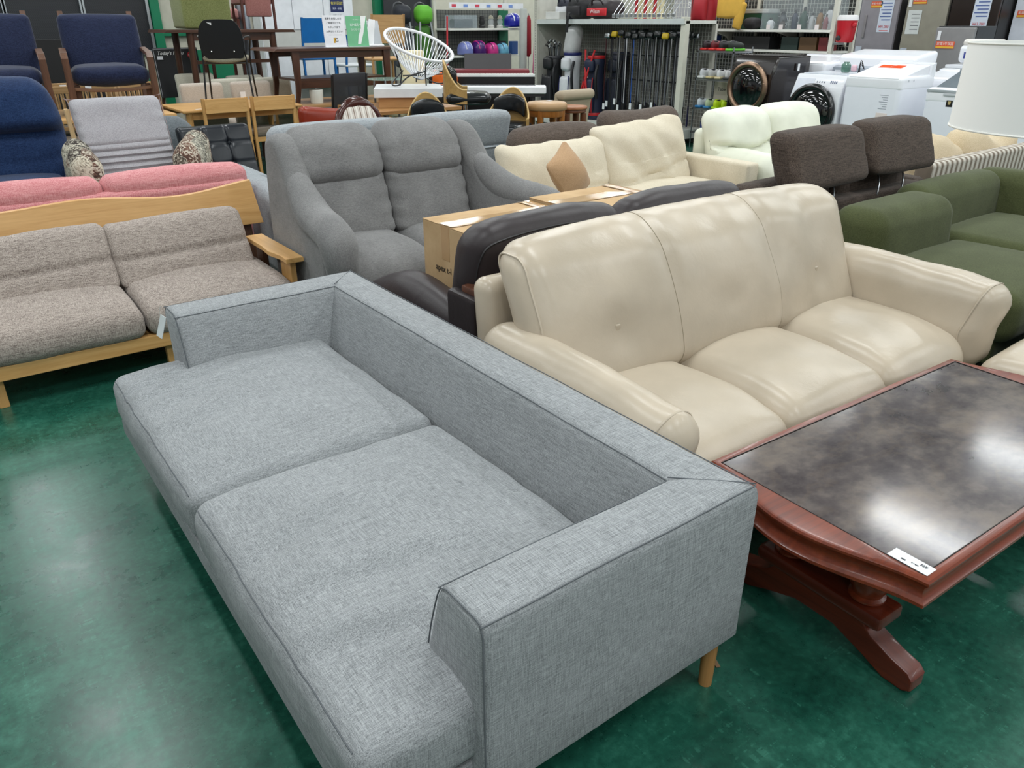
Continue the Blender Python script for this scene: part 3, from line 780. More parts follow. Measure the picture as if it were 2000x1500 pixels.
# ------------------------------------------------------------------ pale grey sofa behind the loveseat (seen from its back)
def pale_sofa():
    x0, y0 = 2.76, 5.5
    t = thing('pale_sofa', 'pale blue grey sofa turned away behind the grey loveseat', 'sofa', (x0, y0, 0))
    def fn(x, y, z): return (x * (1 + .05 * z), y - z * .2, z - .012 * (abs(x) / .48) ** 8)
    for i, (a, b) in enumerate(((1.82, 2.78), (2.785, 3.74))):
        c = part('back_cushion', soft(b - a, .17, .28, .06, (12, 3, 6), 4, (.004, .01, .01), .003, 5, i, fn).tf(((a + b) / 2 - x0, 5.12 - y0, .77)), PALE, t, 60)
        part('back_panel', soft(b - a - .02, .12, .6, .03, (10, 2, 6), 3, (0, .015, 0), .004, 6, i + 2, lambda x, y, z: (x, y - z * .12, z)).tf(((a + b) / 2 - x0, 5.15 - y0, .36)), PALE, t, 60)
        seam([(a + .02 - x0 + (b - a - .04) * k / 8, 5.045 - y0, .645) for k in range(9)], plain((186, 194, 200), .9), c, .006, 'zip_flap')
    part('slit', bx(3.36 - x0, 3.375 - x0, 5.055 - y0, 5.07 - y0, .36, .58, .004).tf(rot=(0, .1, 0)), plain((40, 46, 52), .9), t)
    part('seat', soft(1.8, .6, .3, .06, (10, 5, 3), 3, (0, 0, .02)).tf((2.78 - x0, 5.5 - y0, .25)), PALE, t)
    for s in (-1, 1):
        part('armrest', soft(.2, .64, .56, .07, (4, 8, 4), 3, (.01, .01, .01)).tf(((1.78 if s < 0 else 3.8) - x0, 5.56 - y0, .30)), PALE, t, 60)
pale_sofa()
def pale_arm():
    t = thing('pale_bench', 'pale blue grey upholstered sofa arm squeezed beside the oak plank end', 'sofa', (1.675, 4.83, 0))
    part('armrest', soft(.2, .78, .5, .06, (3, 8, 4), 3, (.01, .01, .01), 0, 5, 0, lambda x, y, z: (x, y, z - .06 * (y < 0) * -y)).tf((0, 0, .36)), PALE, t, 60)
    part('base', bx(-.08, .08, -.35, .35, .0, .14, .02), PALE, t)
pale_arm()

# ------------------------------------------------------------------ cream fabric sofa, tan pillow, brown backs, white leather sofa
CRF = weave((196, 184, 160), (226, 216, 196), 600, .2, .15, .1, .25, .75, .4)
def cream_fabric():
    x0, y0 = 3.9, 3.9
    t = thing('fabric_sofa', 'cream fabric sofa with loose crumpled back cushions in the middle', 'sofa', (x0, y0, 0))
    part('base', bx(3.0 - x0, 4.78 - x0, 3.55 - y0, 4.4 - y0, .04, .28, .03), CRF, t)
    part('backrest', soft(1.8, .16, .62, .05, (8, 2, 4), 3).tf((3.86 - x0, 4.36 - y0, .33)), CRF, t)
    for i, (a, b) in enumerate(((3.02, 3.86), (3.865, 4.72))):
        part('seat_cushion', soft(b - a, .78, .2, .06, (8, 8, 3), 3, (0, .01, .03), .004, 5, i).tf(((a + b) / 2 - x0, 3.92 - y0, .35)), CRF, t, 60)
    for i, (a, b, w) in enumerate(((3.0, 3.87, .014), (3.85, 4.68, .05))):
        hw = (b - a) / 2
        def fn(x, y, z, w=w, hw=hw, i=i):
            e = abs(x) / hw
            y += z * .35 + .01
            q = noise.noise(Vector((x * 7 + z * 3, i, z * 3.5))); y -= w * q * (1 - e ** 4) * (y < .1)
            z += (.05 * e ** 6 - .02) * (z > 0) + .012 * noise.noise(Vector((x * 9, i, 0)))
            if i == 0: y += .02 * math.exp(-((z + .08) / .016) ** 2)
            if i == 1: y += .02 * math.exp(-((z + .1 - x * .1) / .016) ** 2)
            return (x, y, z)
        part('back_cushion', soft(b - a, .2, .44 + .06 * i, .085, (22, 3, 16), 4, (.01, .04, .01), .006, 6, i, fn).tf(((a + b) / 2 - x0, 4.12 - y0, .57 + .05 * i), (0, -.06 * i, 0)), CRF, t, 60)
    for s in (-1, 1):
        part('armrest', soft(.13, .9, .58, .025, (3, 6, 4), 3, (.004, .004, .004)).tf(((2.95 if s < 0 else 4.775) - x0, 3.95 - y0, .31)), CRF, t, 60)
cream_fabric()
def pillow():
    TAN = weave((164, 130, 96), (194, 160, 124), 700, .3, .2)
    t = thing('throw_pillow', 'tan suede square throw pillow leaning on the cream fabric sofa', 'pillow', (3.19, 3.70, .662))
    def fn(x, y, z):
        f = (1 - min(1, abs(x) / .155) ** 2.5) * (1 - min(1, abs(z) / .155) ** 2.5); k = 1 + .07 * (abs(x) * abs(z)) / .0225
        return (x * k, y * (.15 + 1.2 * f), z * k)
    part('cover', soft(.30, .12, .30, .03, (12, 2, 12), 3, (0, .01, 0), .003, 7, 0, fn).tf((0, 0, 0), (0, -.42, 0)).tf((0, 0, 0), (-.45, 0, 0)).tf((0, 0, 0), (0, 0, .3)), TAN, t, 70)
pillow()
BRN = weave((66, 56, 50), (108, 96, 88), 330, .05, .3, .1, .3, .7, .15)
def brown_backs():
    x0, y0 = 4.0, 4.85
    t = thing('brown_sofa', 'grey brown fabric sofa turned away behind the cream fabric sofa', 'sofa', (x0 + .22, y0 + .06, 0))
    part('backrest', soft(1.75, .16, .55, .05, (8, 2, 3), 3).tf((4.15 - x0, 4.66 - y0, .35)), BRN, t)
    part('seat', soft(1.7, .24, .28, .06, (8, 4, 3), 3, (0, 0, .02)).tf((4.15 - x0, 4.83 - y0, .28)), BRN, t)
    for i, (a, b) in enumerate(((3.27, 4.17), (4.175, 5.03))):
        def fn(x, y, z): return (x + z * .25 * (-1 if x < 0 else 1) * -.3, y + z * .2, z + (.05 * (x / .46) ** 2 * (1 if i else -.3) if z > 0 else 0) - .03 * (abs(x) / .46) ** 6 * (z > 0))
        part('back_cushion', soft(b - a, .2, .30, .085, (14, 3, 4), 4, (.01, .02, .012), .004, 5, i, fn).tf(((a + b) / 2 - x0, 4.66 - y0, .665 + .04 * i)), BRN, t, 60)
    for x in (3.4, 4.9):
        for y in (4.7, 4.88): part('leg', cyl((x - x0, y - y0, 0), (x - x0, y - y0, .16), .02), plain((30, 24, 20), .5), t)
brown_backs()
def white_leather():
    IV = leather((232, 234, 216), .42, 300, .25)
    x0, y0 = 5.5, 3.7
    t = thing('leather_sofa', 'ivory white leather two seater sofa in front of the washing machines', 'sofa', (x0, y0, 0))
    part('base', bx(5.0 - x0, 6.15 - x0, 3.3 - y0, 4.15 - y0, .04, .28, .03), IV, t)
    for i, (a, b) in enumerate(((4.875, 5.535), (5.54, 6.2))):
        c = (a + b) / 2 - x0; hw = (b - a) / 2
        part('seat_cushion', soft(b - a - .06, .7, .24, .08, (8, 8, 3), 4, (0, .02, .035), .004, 6, i).tf((c, 3.62 - y0, .34)), IV, t, 60)
        def fn(x, y, z, i=i):
            y += .06 * math.exp(-((z - .05 + .06 * math.cos(x / hw * 1.6)) / .024) ** 2) * (y < 0)
            y -= .008 * noise.noise(Vector((x * 14, i, z * 5)))
            z -= .02 * (abs(x) / hw) ** 5 * (z > 0)
            return (x, y + z * .32, z)
        part('back_cushion', soft(b - a, .22, .56, .085, (16, 3, 20), 4, (.004, .045, .012), .005, 6, i, fn).tf((c, 3.98 - y0, .63)), IV, t, 60)
    part('back_frame', soft(1.3, .12, .7, .05, (6, 2, 4), 3).tf((5.54 - x0, 4.15 - y0, .42)), IV, t)
    for s in (-1, 1):
        def fn(x, y, z, s=s): return (x + s * .02 * (z > 0), y, z - .1 * max(0, (-y - .1) / .3) ** 2 * (z > 0) + .006 * noise.noise(Vector((x * 12, y * 12, z))))
        part('armrest', soft(.22, .85, .56, .095, (4, 12, 4), 4, (.012, .01, .02), .005, 6, s, fn).tf(((4.99 if s < 0 else 6.18) - x0, 3.66 - y0, .355)), IV, t, 60)
white_leather()

# ------------------------------------------------------------------ right: brown headrest sofa, green corner sofa, striped sofa, navy block
BRH = weave((52, 44, 39), (92, 80, 72), 300, .05, .3, .08, .3, .7, .15)
def headrest_sofa():
    x0, y0 = 4.3, 2.75
    t = thing('headrest_sofa', 'dark brown fabric sofa seen from behind with two raised headrests on steel rods', 'sofa', (x0, y0, 0))
    part('back_frame', soft(1.78, .16, .5, .04, (8, 2, 3), 3).tf((4.28 - x0, 2.52 - y0, .34)), BRH, t)
    for x in (3.5, 5.05):
        for y in (2.5, 3.0): part('leg', bx(x - .03 - x0, x + .03 - x0, y - .03 - y0, y + .03 - y0, 0, .14, .004), plain((40, 30, 26), .5), t)
    part('seat', soft(1.7, .5, .28, .06, (8, 6, 3), 3, (0, 0, .02)).tf((4.28 - x0, 2.85 - y0, .26)), BRH, t)
    for s in (-1, 1): part('armrest', soft(.17, .62, .5, .05, (3, 6, 4), 3, (.008, .01, .01)).tf(((3.32 if s < 0 else 5.24) - x0, 2.83 - y0, .34)), BRH, t, 60)
    STEEL = metal((190, 192, 196), .25)
    for i, (a, b, rz, zc) in enumerate(((3.65, 4.34, 0, .845), (4.44, 5.06, -4, .85))):
        c = (a + b) / 2 - x0; w = b - a
        part('back_cushion', soft(.8, .16, .32, .06, (8, 3, 4), 3, (0, .02, .01)).tf(((3.87 if i == 0 else 4.7) - x0, 2.64 - y0, .56)), BRH, t, 60)
        def fn(x, y, z): return (x + z * .14, y + z * .42, z - .02 * (abs(x) / (w / 2)) ** 8 * (1 if z > 0 else -.5))
        h = part('headrest', soft(w, .17, .29, .045, (12, 3, 6), 4, (.004, .012, .006), .003, 6, i, fn).tf((0, 0, 0), (0, 0, math.radians(rz))).tf((c, 2.50 - y0, zc)), BRH, t, 60)
        for k in (-.12, .16):
            part('rod', tube(arc([(c + k, 2.50 - y0, zc - .1), (c + k, 2.50 - y0, .70), (c + k - .015, 2.47 - y0, .64), (c + k - .05, 2.45 - y0, .57), (c + k - .06, 2.46 - y0, .5)], 4), .0055, 8), STEEL, h)
headrest_sofa()
GREEN = weave((62, 66, 40), (86, 92, 60), 520, .15, .25, .12, .25, .75, .4)
def green_sofa():
    x0, y0 = 4.5, 1.9
    t = thing('green_sofa', 'olive green fabric corner sofa behind the cream leather sofa', 'sofa', (x0, y0, 0))
    def lean(x, y, z): return (x, y + z * .1, z)
    part('left_backrest', soft(.78, .30, .56, .09, (8, 4, 6), 4, (.01, .01, .012), .003, 5, 1, lean).tf((4.10 - x0, 2.05 - y0, .38)), GREEN, t, 60)
    part('backrest', soft(1.0, .22, .56, .09, (8, 3, 6), 4, (.0, .01, .012), .003, 5, 2, lean).tf((5.0 - x0, 2.20 - y0, .385)), GREEN, t, 60)
    part('side_backrest', soft(.22, 1.0, .56, .09, (3, 8, 6), 4, (.01, 0, .012), .003, 5, 3, lambda x, y, z: (x + z * .1, y, z)).tf((5.52 - x0, 1.82 - y0, .385)), GREEN, t, 60)
    part('seat_cushion', soft(.86, .72, .24, .07, (8, 8, 3), 4, (.01, .02, .035), .004, 5, 4).tf((4.14 - x0, 1.60 - y0, .30)), GREEN, t, 60)
    part('seat_cushion', soft(.84, .80, .24, .07, (8, 8, 3), 4, (.01, .02, .035), .004, 5, 5).tf((5.0 - x0, 1.72 - y0, .31)), GREEN, t, 60)
    part('base', bx(3.74 - x0, 5.58 - x0, 1.3 - y0, 2.26 - y0, .06, .2, .03), GREEN, t)
    for x in (3.8, 5.5):
        for y in (1.35, 2.2): part('leg', cyl((x - x0, y - y0, 0), (x - x0, y - y0, .07), .02), plain((40, 30, 24), .5), t)
green_sofa()
def navy_block():
    t = thing('navy_ottoman', 'dark navy upholstered ottoman between the cream sofa arm and the green sofa', 'ottoman', (3.97, .97, 0))
    part('cushion', soft(.6, .42, .28, .05, (6, 5, 3), 3, (0, .004, .01)).tf((0, 0, .2)), weave((20, 28, 48), (38, 50, 78), 420, .1, .2), t, 60)
    for x in (-.24, .24):
        for y in (-.15, .15): part('leg', cyl((x, y, 0), (x, y, .08), .018), plain((30, 24, 20), .5), t)
navy_block()
def striped():
    m = NT('striped_fabric'); w = m.n('ShaderNodeTexWave', wave_type='BANDS', bands_direction='X', wave_profile='SIN'); w.inputs['Scale'].default_value = 1
    m.l(m.coord((4.6, .01, .01)), w.inputs['Vector'])
    m.col(m.ramp(w.outputs['Fac'], [(.2, (128, 116, 104)), (.42, (196, 190, 178)), (.62, (168, 156, 142)), (.85, (206, 200, 190))])); SM = m.set(.95, 0, .1)
    x0, y0 = 6.3, 2.95
    t = thing('striped_sofa', 'vertically striped beige and grey sofa back below the lampshade', 'sofa', (x0, y0, 0))
    part('back_panel', soft(1.75, .12, .60, .03, (16, 2, 4), 3, (0, .01, 0), 0, 5, 0, lambda x, y, z: (x, y - z * .05, z)).tf((6.28 - x0, 2.62 - y0, .36)), SM, t, 60)
    part('seat', soft(1.7, .4, .28, .06, (6, 6, 3), 3).tf((6.28 - x0, 2.86 - y0, .25)), SM, t)
    BG = weave((188, 168, 136), (216, 198, 168), 500, .2, .15)
    for i, (a, b) in enumerate(((5.45, 6.24), (6.2, 7.1))):
        def fn(x, y, z, i=i): return (x, y + z * .2, z + .05 * math.cos(x * 7 + 2 * i) * (z > 0) + .03 * noise.noise(Vector((x * 5, i, z * 4))))
        part('back_cushion', soft(b - a, .2, .46, .09, (14, 3, 6), 4, (.01, .03, .0), .008, 6, i, fn).tf(((a + b) / 2 - x0, 2.78 - y0, .52)), BG, t, 60)
    for x in (5.6, 7.0):
        for y in (2.65, 3.0): part('leg', cyl((x - x0, y - y0, 0), (x - x0, y - y0, .12), .02), plain((60, 40, 28), .5), t)
striped()
# ------------------------------------------------------------------ store shell behind the furniture
BEIGE = plain((208, 204, 188), .8); WHT = plain((243, 245, 249), .45); GRN = plain((10, 128, 88), .5); ALU = metal((186, 192, 196), .38)
WV = 12.6
struct('wall_back', bx(-6.5, 6.9, WV, WV + .15, 0, 3.6), BEIGE)
struct('wall_right', bx(14.6, 14.75, -4.8, 12.6, 0, 3.6), plain((224, 226, 232), .7))
struct('wall_corner', bx(6.9, 14.75, 13.6, 13.75, 0, 3.6), BEIGE)
def ribbed():
    t = NT('ribbed_black_glass'); w = t.n('ShaderNodeTexWave', wave_type='BANDS', bands_direction='DIAGONAL'); w.inputs['Scale'].default_value = 1
    t.l(t.coord((28, 1, 28)), w.inputs['Vector']); t.col(t.ramp(w.outputs['Fac'], [(0, (26, 28, 32)), (1, (44, 47, 52))])); t.bump(w.outputs['Fac'], .3, .004)
    return t.set(.35, 0, .5)
RIB = ribbed()
for n, (a, b) in enumerate(((-1.2, 1.25), (1.30, 2.15), (2.21, 2.98))):
    w = part('window_%d' % (n + 1), bx(a, b, WV - .03, WV, 1.16, 3.0), RIB); w['kind'] = 'structure'
    f = G() + bx(a - .04, a, WV - .07, WV, 1.1, 3.0, .004) + bx(b, b + .04, WV - .07, WV, 1.1, 3.0, .004) + bx(a, b, WV - .06, WV, 1.1, 1.16, .004)
    part('window_frame', f, ALU, w)
struct('trim_1', bx(1.0, 1.20, WV - .1, WV - .07, 0, 3.0), GRN)
struct('trim_2', bx(3.03, 3.15, WV - .1, WV, 0, 3.0, .004), GRN)
struct('trim_3', bx(3.15, 4.1, WV - .08, WV, 1.34, 1.43, .004), GRN)
struct('trim_4', bx(3.5, 4.1, WV - .07, WV, .75, 1.15, .004), GRN)
struct('trim_5', bx(6.50, 6.66, WV - .1, WV, 0, 3.0, .004), GRN)
struct('trim_6', bx(-6.5, 2.9, WV - .06, WV - .0, .6, .9, .004), GRN)
PIPE = metal((150, 156, 164), .35)
single('duct_pipe', lathe([(.085, 0), (.085, 2.6), (.08, 2.62)], 20), PIPE, 'grey metal pipe standing behind the dark table in the back', 'pipe', (3.86, 11.2, 0))
# white panel lockers on the back wall
lk = thing('wall_cabinet', 'tall white panel cabinet against the back wall behind the blue chairs', 'cabinet', (5.25, 12.3, 0))
part('carcass', bx(-.78, .72, -.05, .25, 0, 2.2), WHT, lk)
for k in range(3):
    part('upper_door', bx(-.77 + k * .5, -.28 + k * .5, -.07, -.05, 1.42, 2.2, .004), WHT, lk); part('lower_door', bx(-.77 + k * .5, -.28 + k * .5, -.07, -.05, .1, 1.14, .004), WHT, lk)
part('niche', bx(-.77, .71, -.056, -.05, 1.15, 1.41), plain((206, 206, 200), .6), lk)
pz = thing('notice_poster', 'navy and white paper notice taped on the white cabinet door', 'poster', (5.70, 12.225, 1.66))
part('sheet', bx(-.12, .12, -.002, 0, -.22, .22), plain((238, 240, 244), .5), pz)
part('header', bx(-.11, .11, -.003, -.002, .0, .21), plain((28, 44, 96), .5), pz)
text('有料回収', .05, plain((235, 220, 80), .5), pz, (0, -.0035, .12)); text('家具・家電', .03, plain((225, 230, 240), .5), pz, (0, -.0035, .05))
for k in range(4): text('お引取りいたします', .017, plain((120, 124, 132), .6), pz, (0, -.0025, -.04 - k * .035))

# ------------------------------------------------------------------ generic chairs
def ply(poly, a, b, axis, m, nm, t, bev=.004): return part(nm, prism(poly, a, b, axis, bev), m, t, 35)
WALN = wood((74, 48, 34), (112, 78, 58), 2, 24); WALX = wood((96, 66, 46), (136, 100, 74), 0, 24)
NVS = weave((22, 28, 50), (42, 50, 78), 460, .06, .3, .2)
def navy_easy():
    t = thing('easy_chair', '', 'chair', (0, 0, 0), 0, 'navy easy chairs up on the table')
    def bf(x, y, z): return (x * (1 + .06 * z), y + z * .28, z)
    part('backrest', soft(.58, .1, .46, .04, (8, 2, 8), 3, (.01, .03, .01), .003, 6, 1, bf).tf((0, .2, .50)), NVS, t, 60)
    part('seat', soft(.56, .52, .13, .06, (8, 8, 2), 3, (.01, .01, .025), .004, 6, 2).tf((0, -.05, .285)), NVS, t, 60)
    ply([(-.29, .185), (-.15, .17), (0, .165), (.15, .17), (.29, .185), (.29, .21), (.15, .195), (0, .19), (-.15, .195), (-.29, .21)], -.30, -.27, 'y', WALX, 'front_rail', t)
    for s in (-1, 1):
        # bent ply arm and leg
        ply([(-.31, 0), (-.25, 0), (-.27, .2), (-.30, .40), (-.28, .43), (.2, .46), (.2, .485), (-.29, .46), (-.335, .42)], s * .305 - .025, s * .305 + .025, 'x', WALN, 'arm', t)
        ply([(.16, 0), (.22, 0), (.25, .3), (.36, .76), (.33, .76), (.2, .3)], s * .26 - .02, s * .26 + .02, 'x', WALN, 'leg', t)
        ply([(-.24, 0), (-.19, 0), (-.2, .22), (-.25, .22)], s * .26 - .02, s * .26 + .02, 'x', WALN, 'leg', t)
    return t
n1 = navy_easy(); n1.location = (1.40, 7.5, .845); n1.rotation_euler = (0, 0, math.radians(-8)); n1['label'] = 'navy cushioned easy chair with walnut arms, right one on the table'
clone(n1, 'navy cushioned easy chair with walnut arms, cut by the left edge', (.62, 7.5, .845), -6)
st = thing('display_table', 'oak display table carrying the two navy easy chairs', 'table', (1.0, 7.4, 0))
part('tabletop', bx(-.95, .74, -.45, .45, .815, .845, .006), OAKX, st)
for x in (-.85, .62):
    for y in (-.38, .38): part('leg', bx(x - .03, x + .03, y - .03, y + .03, 0, .815, .005), OAKV, st)
def slat_chair(dark=False):
    t = thing('slat_chair', '', 'chair', (0, 0, 0), 0, 'oak slat back dining chairs under the navy chairs')
    O1 = wood((150, 116, 76), (186, 150, 104), 2, 24); O2 = wood((150, 116, 76), (186, 150, 104), 0, 24)
    def crv(x, y, z): return (x, y + (z - .45) * .18 + .05 * (1 - (x / .2) ** 2) * (z > .46), z)
    part('top_rail', bx(-.2, .2, .17, .19, .82, .88, .005).map(lambda x, y, z: (x, y, z)) + G(), O2, t).data.transform(Matrix.Translation((0, .075, 0)))
    part('lower_rail', bx(-.19, .19, .20, .215, .52, .55, .004), O2, t)
    for k in range(7):
        x = -.15 + k * .05; part('slat', prism([(.195, .54), (.21, .54), (.265, .83), (.25, .83)], x - .007, x + .007, 'x'), O1, t)
    for s in (-1, 1):
        ply([(.16, 0), (.2, 0), (.21, .45), (.28, .87), (.25, .87), (.17, .45)], s * .2 - .017, s * .2 + .017, 'x', O1, 'leg', t)
        part('leg', bx(s * .2 - .018, s * .2 + .018, -.2, -.165, 0, .44, .004), O1, t)
    part('seat', soft(.43, .42, .05, .02, (4, 4, 1), 2).tf((0, 0, .45)), plain((96, 84, 70), .8), t)
    t.scale = (.92, 1, 1.1)
    return t
sc0 = slat_chair(); sc0.location = (1.09, 8.55, 0); sc0['label'] = 'oak slat back dining chair with price tag, left of the near row'
for i, (x, y, r, lb) in enumerate(((1.52, 8.74, 0, 'oak slat back dining chair in the middle between the navy chair legs'), (1.94, 8.8, 2, 'oak slat back dining chair beside the blackboard easel'),
        (.56, 8.5, 62, 'oak slat back dining chair turned sideways at the left edge'), (.8, 9.55, 180, 'oak slat back dining chair in the far row, left one'), (1.36, 9.55, 180, 'oak slat back dining chair in the far row, middle one'), (1.88, 9.58, 180, 'oak slat back dining chair in the far row, right one'))):
    clone(sc0, lb, (x, y, 0), r)
for x, y, z, lb in ((1.22, 8.83, .95, 'small white price tag on the near slat chair top rail'), (1.46, 8.985, .95, 'small white price tag on the far slat chair top rail')):
    single('price_tag', bx(-.028, .028, -.001, .001, -.05, .03), plain((238, 240, 242), .5), lb, 'tag', (x, y - .012, z))
lt = thing('low_oak_table', 'low oak table behind the grey padded armchair at the left', 'table', (1.05, 6.95, 0))
part('tabletop', bx(-.1, .28, -.1, .16, .60, .63, .005), OAKX, lt)
for x in (-.06, .24): part('leg', bx(x - .025, x + .025, 0, .05, 0, .6, .004), OAKV, lt)
single('backdrop_board', bx(-.62, .5, -.02, .02, .0, 1.35, .006), plain((16, 16, 18), .6), 'tall plain black board standing behind the slat chairs', 'board', (1.85, 10.4, 0))
mb = thing('menu_blackboard', 'black menu board with white script lettering on a wooden easel', 'board', (2.96, 11.3, .0))
part('board', bx(-.28, .28, -.012, .012, .62, 1.22, .003).map(lambda x, y, z: (x, y + (z - .6) * .12, z)), plain((24, 25, 28), .6), mb)
part('outline', (bx(-.272, -.266, -.015, -.012, .63, 1.21) + bx(-.272, .275, -.015, -.012, 1.204, 1.21)).map(lambda x, y, z: (x, y + (z - .6) * .12, z)), plain((170, 172, 176), .6), mb)
text("Today's Menu", .058, plain((238, 238, 236), .6), mb, (-.07, .051, 1.155), (PI / 2 - .12, 0, 0), shear=.35)
part('red_sticker', cyl((.185, .044, 1.13), (.185, .052, 1.13), .04, .04, 20), plain((178, 30, 40), .5), mb)
text('Enjoy', .028, plain((240, 220, 220), .5), mb, (.185, .041, 1.13), (PI / 2 - .12, 0, 0))
for s in (-1, 1): part('easel_leg', prism([(s * .16 - .02, 1.15), (s * .16 + .02, 1.15), (s * .34 + .02 - (s > 0) * .2, 0), (s * .34 - .02 - (s > 0) * .2, 0)], .06, .085, 'y'), WALN, mb)
part('easel_leg', prism([(.075, 1.1), (.09, 1.1), (.14, 0), (.11, 0)], -.02, .02, 'x'), WALN, mb)
single('price_tag', bx(-.035, .035, -.001, .001, -.02, .02), plain((236, 238, 242), .5), 'white price tag stuck under the menu lettering', 'tag', (2.755, 11.338, 1.10))

# ------------------------------------------------------------------ oak dining table with two oak chairs in front and the black chair on top
dt = thing('dining_table', 'light oak dining table in the back left carrying a black chair', 'table', (2.77, 8.78, 0))
part('tabletop', bx(-.62, .62, -.44, .44, .70, .725, .008), OAKX, dt)
part('apron', bx(-.54, .54, -.39, -.37, .63, .70), OAKX, dt); part('apron', bx(-.54, .54, .37, .39, .63, .70), OAKX, dt)
for x in (-.55, .55):
    for y in (-.38, .38): part('leg', cyl((x * 1.02, y * 1.02, 0), (x, y, .70), .022, .034, 12), OAKV, dt)
single('price_label', bx(-.03, .03, -.015, .015, 0, .001), plain((240, 240, 242), .5), 'small white price label lying on the light oak dining table', 'label', (2.33, 8.45, .7255), 8)
def oak_chair():
    t = thing('dining_chair', '', 'chair', (0, 0, 0), 0, 'oak dining chairs at the oak table')
    P = [(x, .02 * (1 - (x / .2) ** 2) - .02) for x in np.linspace(-.205, .205, 9)]
    g = prism([(x, y - .012) for x, y in P] + [(x, y + .012) for x, y in P[::-1]], .70, .835, 'z', .004)
    part('back_board', g.tf((0, -.215, 0)), OAKX, t, 50)
    for s in (-1, 1):
        ply([(-.25, 0), (-.215, 0), (-.185, .44), (-.205, .84), (-.235, .84), (-.22, .44)], s * .215 - .015, s * .215 + .015, 'x', OAKV, 'leg', t)
        part('leg', cyl((s * .2, .2, 0), (s * .19, .18, .43), .013, .018, 10), OAKV, t)
    part('seat_frame', bx(-.2, .2, -.2, .2, .39, .44, .006), OAKX, t)
    part('seat_pad', soft(.44, .42, .07, .03, (6, 6, 2), 3, (0, 0, .015)).tf((0, 0, .47)), weave((96, 86, 74), (128, 118, 104), 500, .2), t, 60)
    return t
oc = oak_chair(); oc.location = (2.53, 8.42, 0); oc['label'] = 'light oak dining chair at the oak table, left of the two'
clone(oc, 'light oak dining chair at the oak table, right of the two', (3.03, 8.42, 0), -3)
def cafe_chair():
    t = thing('cafe_chair', 'black metal cafe chair with plywood back standing on the oak dining table', 'chair', (2.78, 8.74, .7295), -24)
    BK = plain((24, 26, 30), .5); BKM = plain((18, 18, 20), .35)
    o = [(-.15, .45), (.15, .45), (.2, .5), (.215, .6), (.2, .72), (.15, .80), (.08, .815), (-.08, .815), (-.15, .80), (-.2, .72), (-.215, .6), (-.2, .5)]
    pts = [(p.x, p.z) for p in arc([(x, 0, z) for x, z in o + [o[0]]], 3)][:-1]
    part('backrest', prism(pts, -.006, .006, 'y', .002).map(lambda x, y, z: (x, y + .2 * x * x * -3 + (z - .45) * -.22, z)).tf((0, -.17, 0)), BK, t, 50)
    part('seat', soft(.42, .42, .045, .02, (10, 8, 1), 3, fn=lambda x, y, z: (x, y, z - .03 * math.cos(x * 7) + .02)).tf((0, .02, .44)), weave((120, 116, 98), (158, 152, 132), 500, .2), t, 60)
    for s in (-1, 1):
        part('frame', tube(arc([(s * .24, -.22, 0), (s * .21, -.17, .45), (s * .2, -.2, .62), (s * .24, -.08, .66), (s * .25, .1, .63), (s * .22, .17, .42), (s * .24, .25, 0)], 5), .009, 8), BKM, t)
        part('bolt', lathe([(.009, 0), (.009, .003), (.004, .005)], 8).tf((0, 0, 0), (PI / 2, 0, 0)).tf((s * .11, -.225, .52)), metal((210, 210, 205), .2), t)
    part('crossbar', tube([(-.22, -.17, .41), (.22, -.17, .41)], .009, 8), BKM, t); part('crossbar', tube([(-.22, .17, .41), (.22, .17, .41)], .009, 8), BKM, t)
    part('price_tag', bx(-.025, .025, -.001, .0, -.06, .06).tf(rot=(.22, .12, 0)).tf((-.1, -.246, .73)), plain((236, 238, 240), .5), t, label='white price tag')
cafe_chair()
def beige_chair():
    t = thing('upholstered_chair', '', 'chair', (0, 0, 0), 0, 'pale upholstered dining chairs behind the oak table')
    def fn(x, y, z): return (x, y + .012 * math.exp(-(x / .01) ** 2) + z * .14, z)
    part('backrest', soft(.46, .09, .46, .035, (14, 2, 6), 3, (0, .01, .004), .002, 6, 1, fn).tf((0, -.2, .68)), BCL, t, 60)
    part('seat', soft(.46, .48, .14, .04, (5, 5, 2), 3, (0, 0, .01)).tf((0, 0, .42)), BCL, t, 60)
    for x in (-.19, .19):
        for y in (-.2, .2): part('leg', cyl((x, y, 0), (x, y, .36), .016, .02, 8), WALN, t)
    return t
BCL = weave((172, 168, 152), (202, 198, 184), 520, .2, .15)
b0 = beige_chair(); b0.location = (2.90, 10.635, 0.04); b0['label'] = 'pale upholstered dining chair below the menu board, back row left'
BC = [(3.50, 10.6, 0, 'pale upholstered dining chair, back row behind the black chair seat'), (3.64, 10.02, 0, 'pale upholstered dining chair, right end of the row under the dark table'),
      (2.64, 9.5, 0, 'pale pinkish dining chair near the left corner of the oak table'), (3.19, 9.5, 0, 'pinkish beige dining chair with a white tag on its back'), (3.14, 10.05, 0, 'pale dining chair between the legs of the black chair')]
PCL = weave((176, 164, 152), (204, 194, 182), 520, .2, .15)
for x, y, r, lb in BC:
    c = clone(b0, lb, (x, y, 0), r)
    if 'pink' in lb:
        for ch in c.children:
            if ch.name.startswith(('backrest', 'seat')): ch.data = ch.data.copy(); ch.data.materials[0] = PCL
single('price_tag', bx(-.03, .03, -.001, .001, -.06, .05), plain((240, 240, 242), .5), 'white price tag on the pinkish dining chair back', 'tag', (3.06, 9.225, .76))

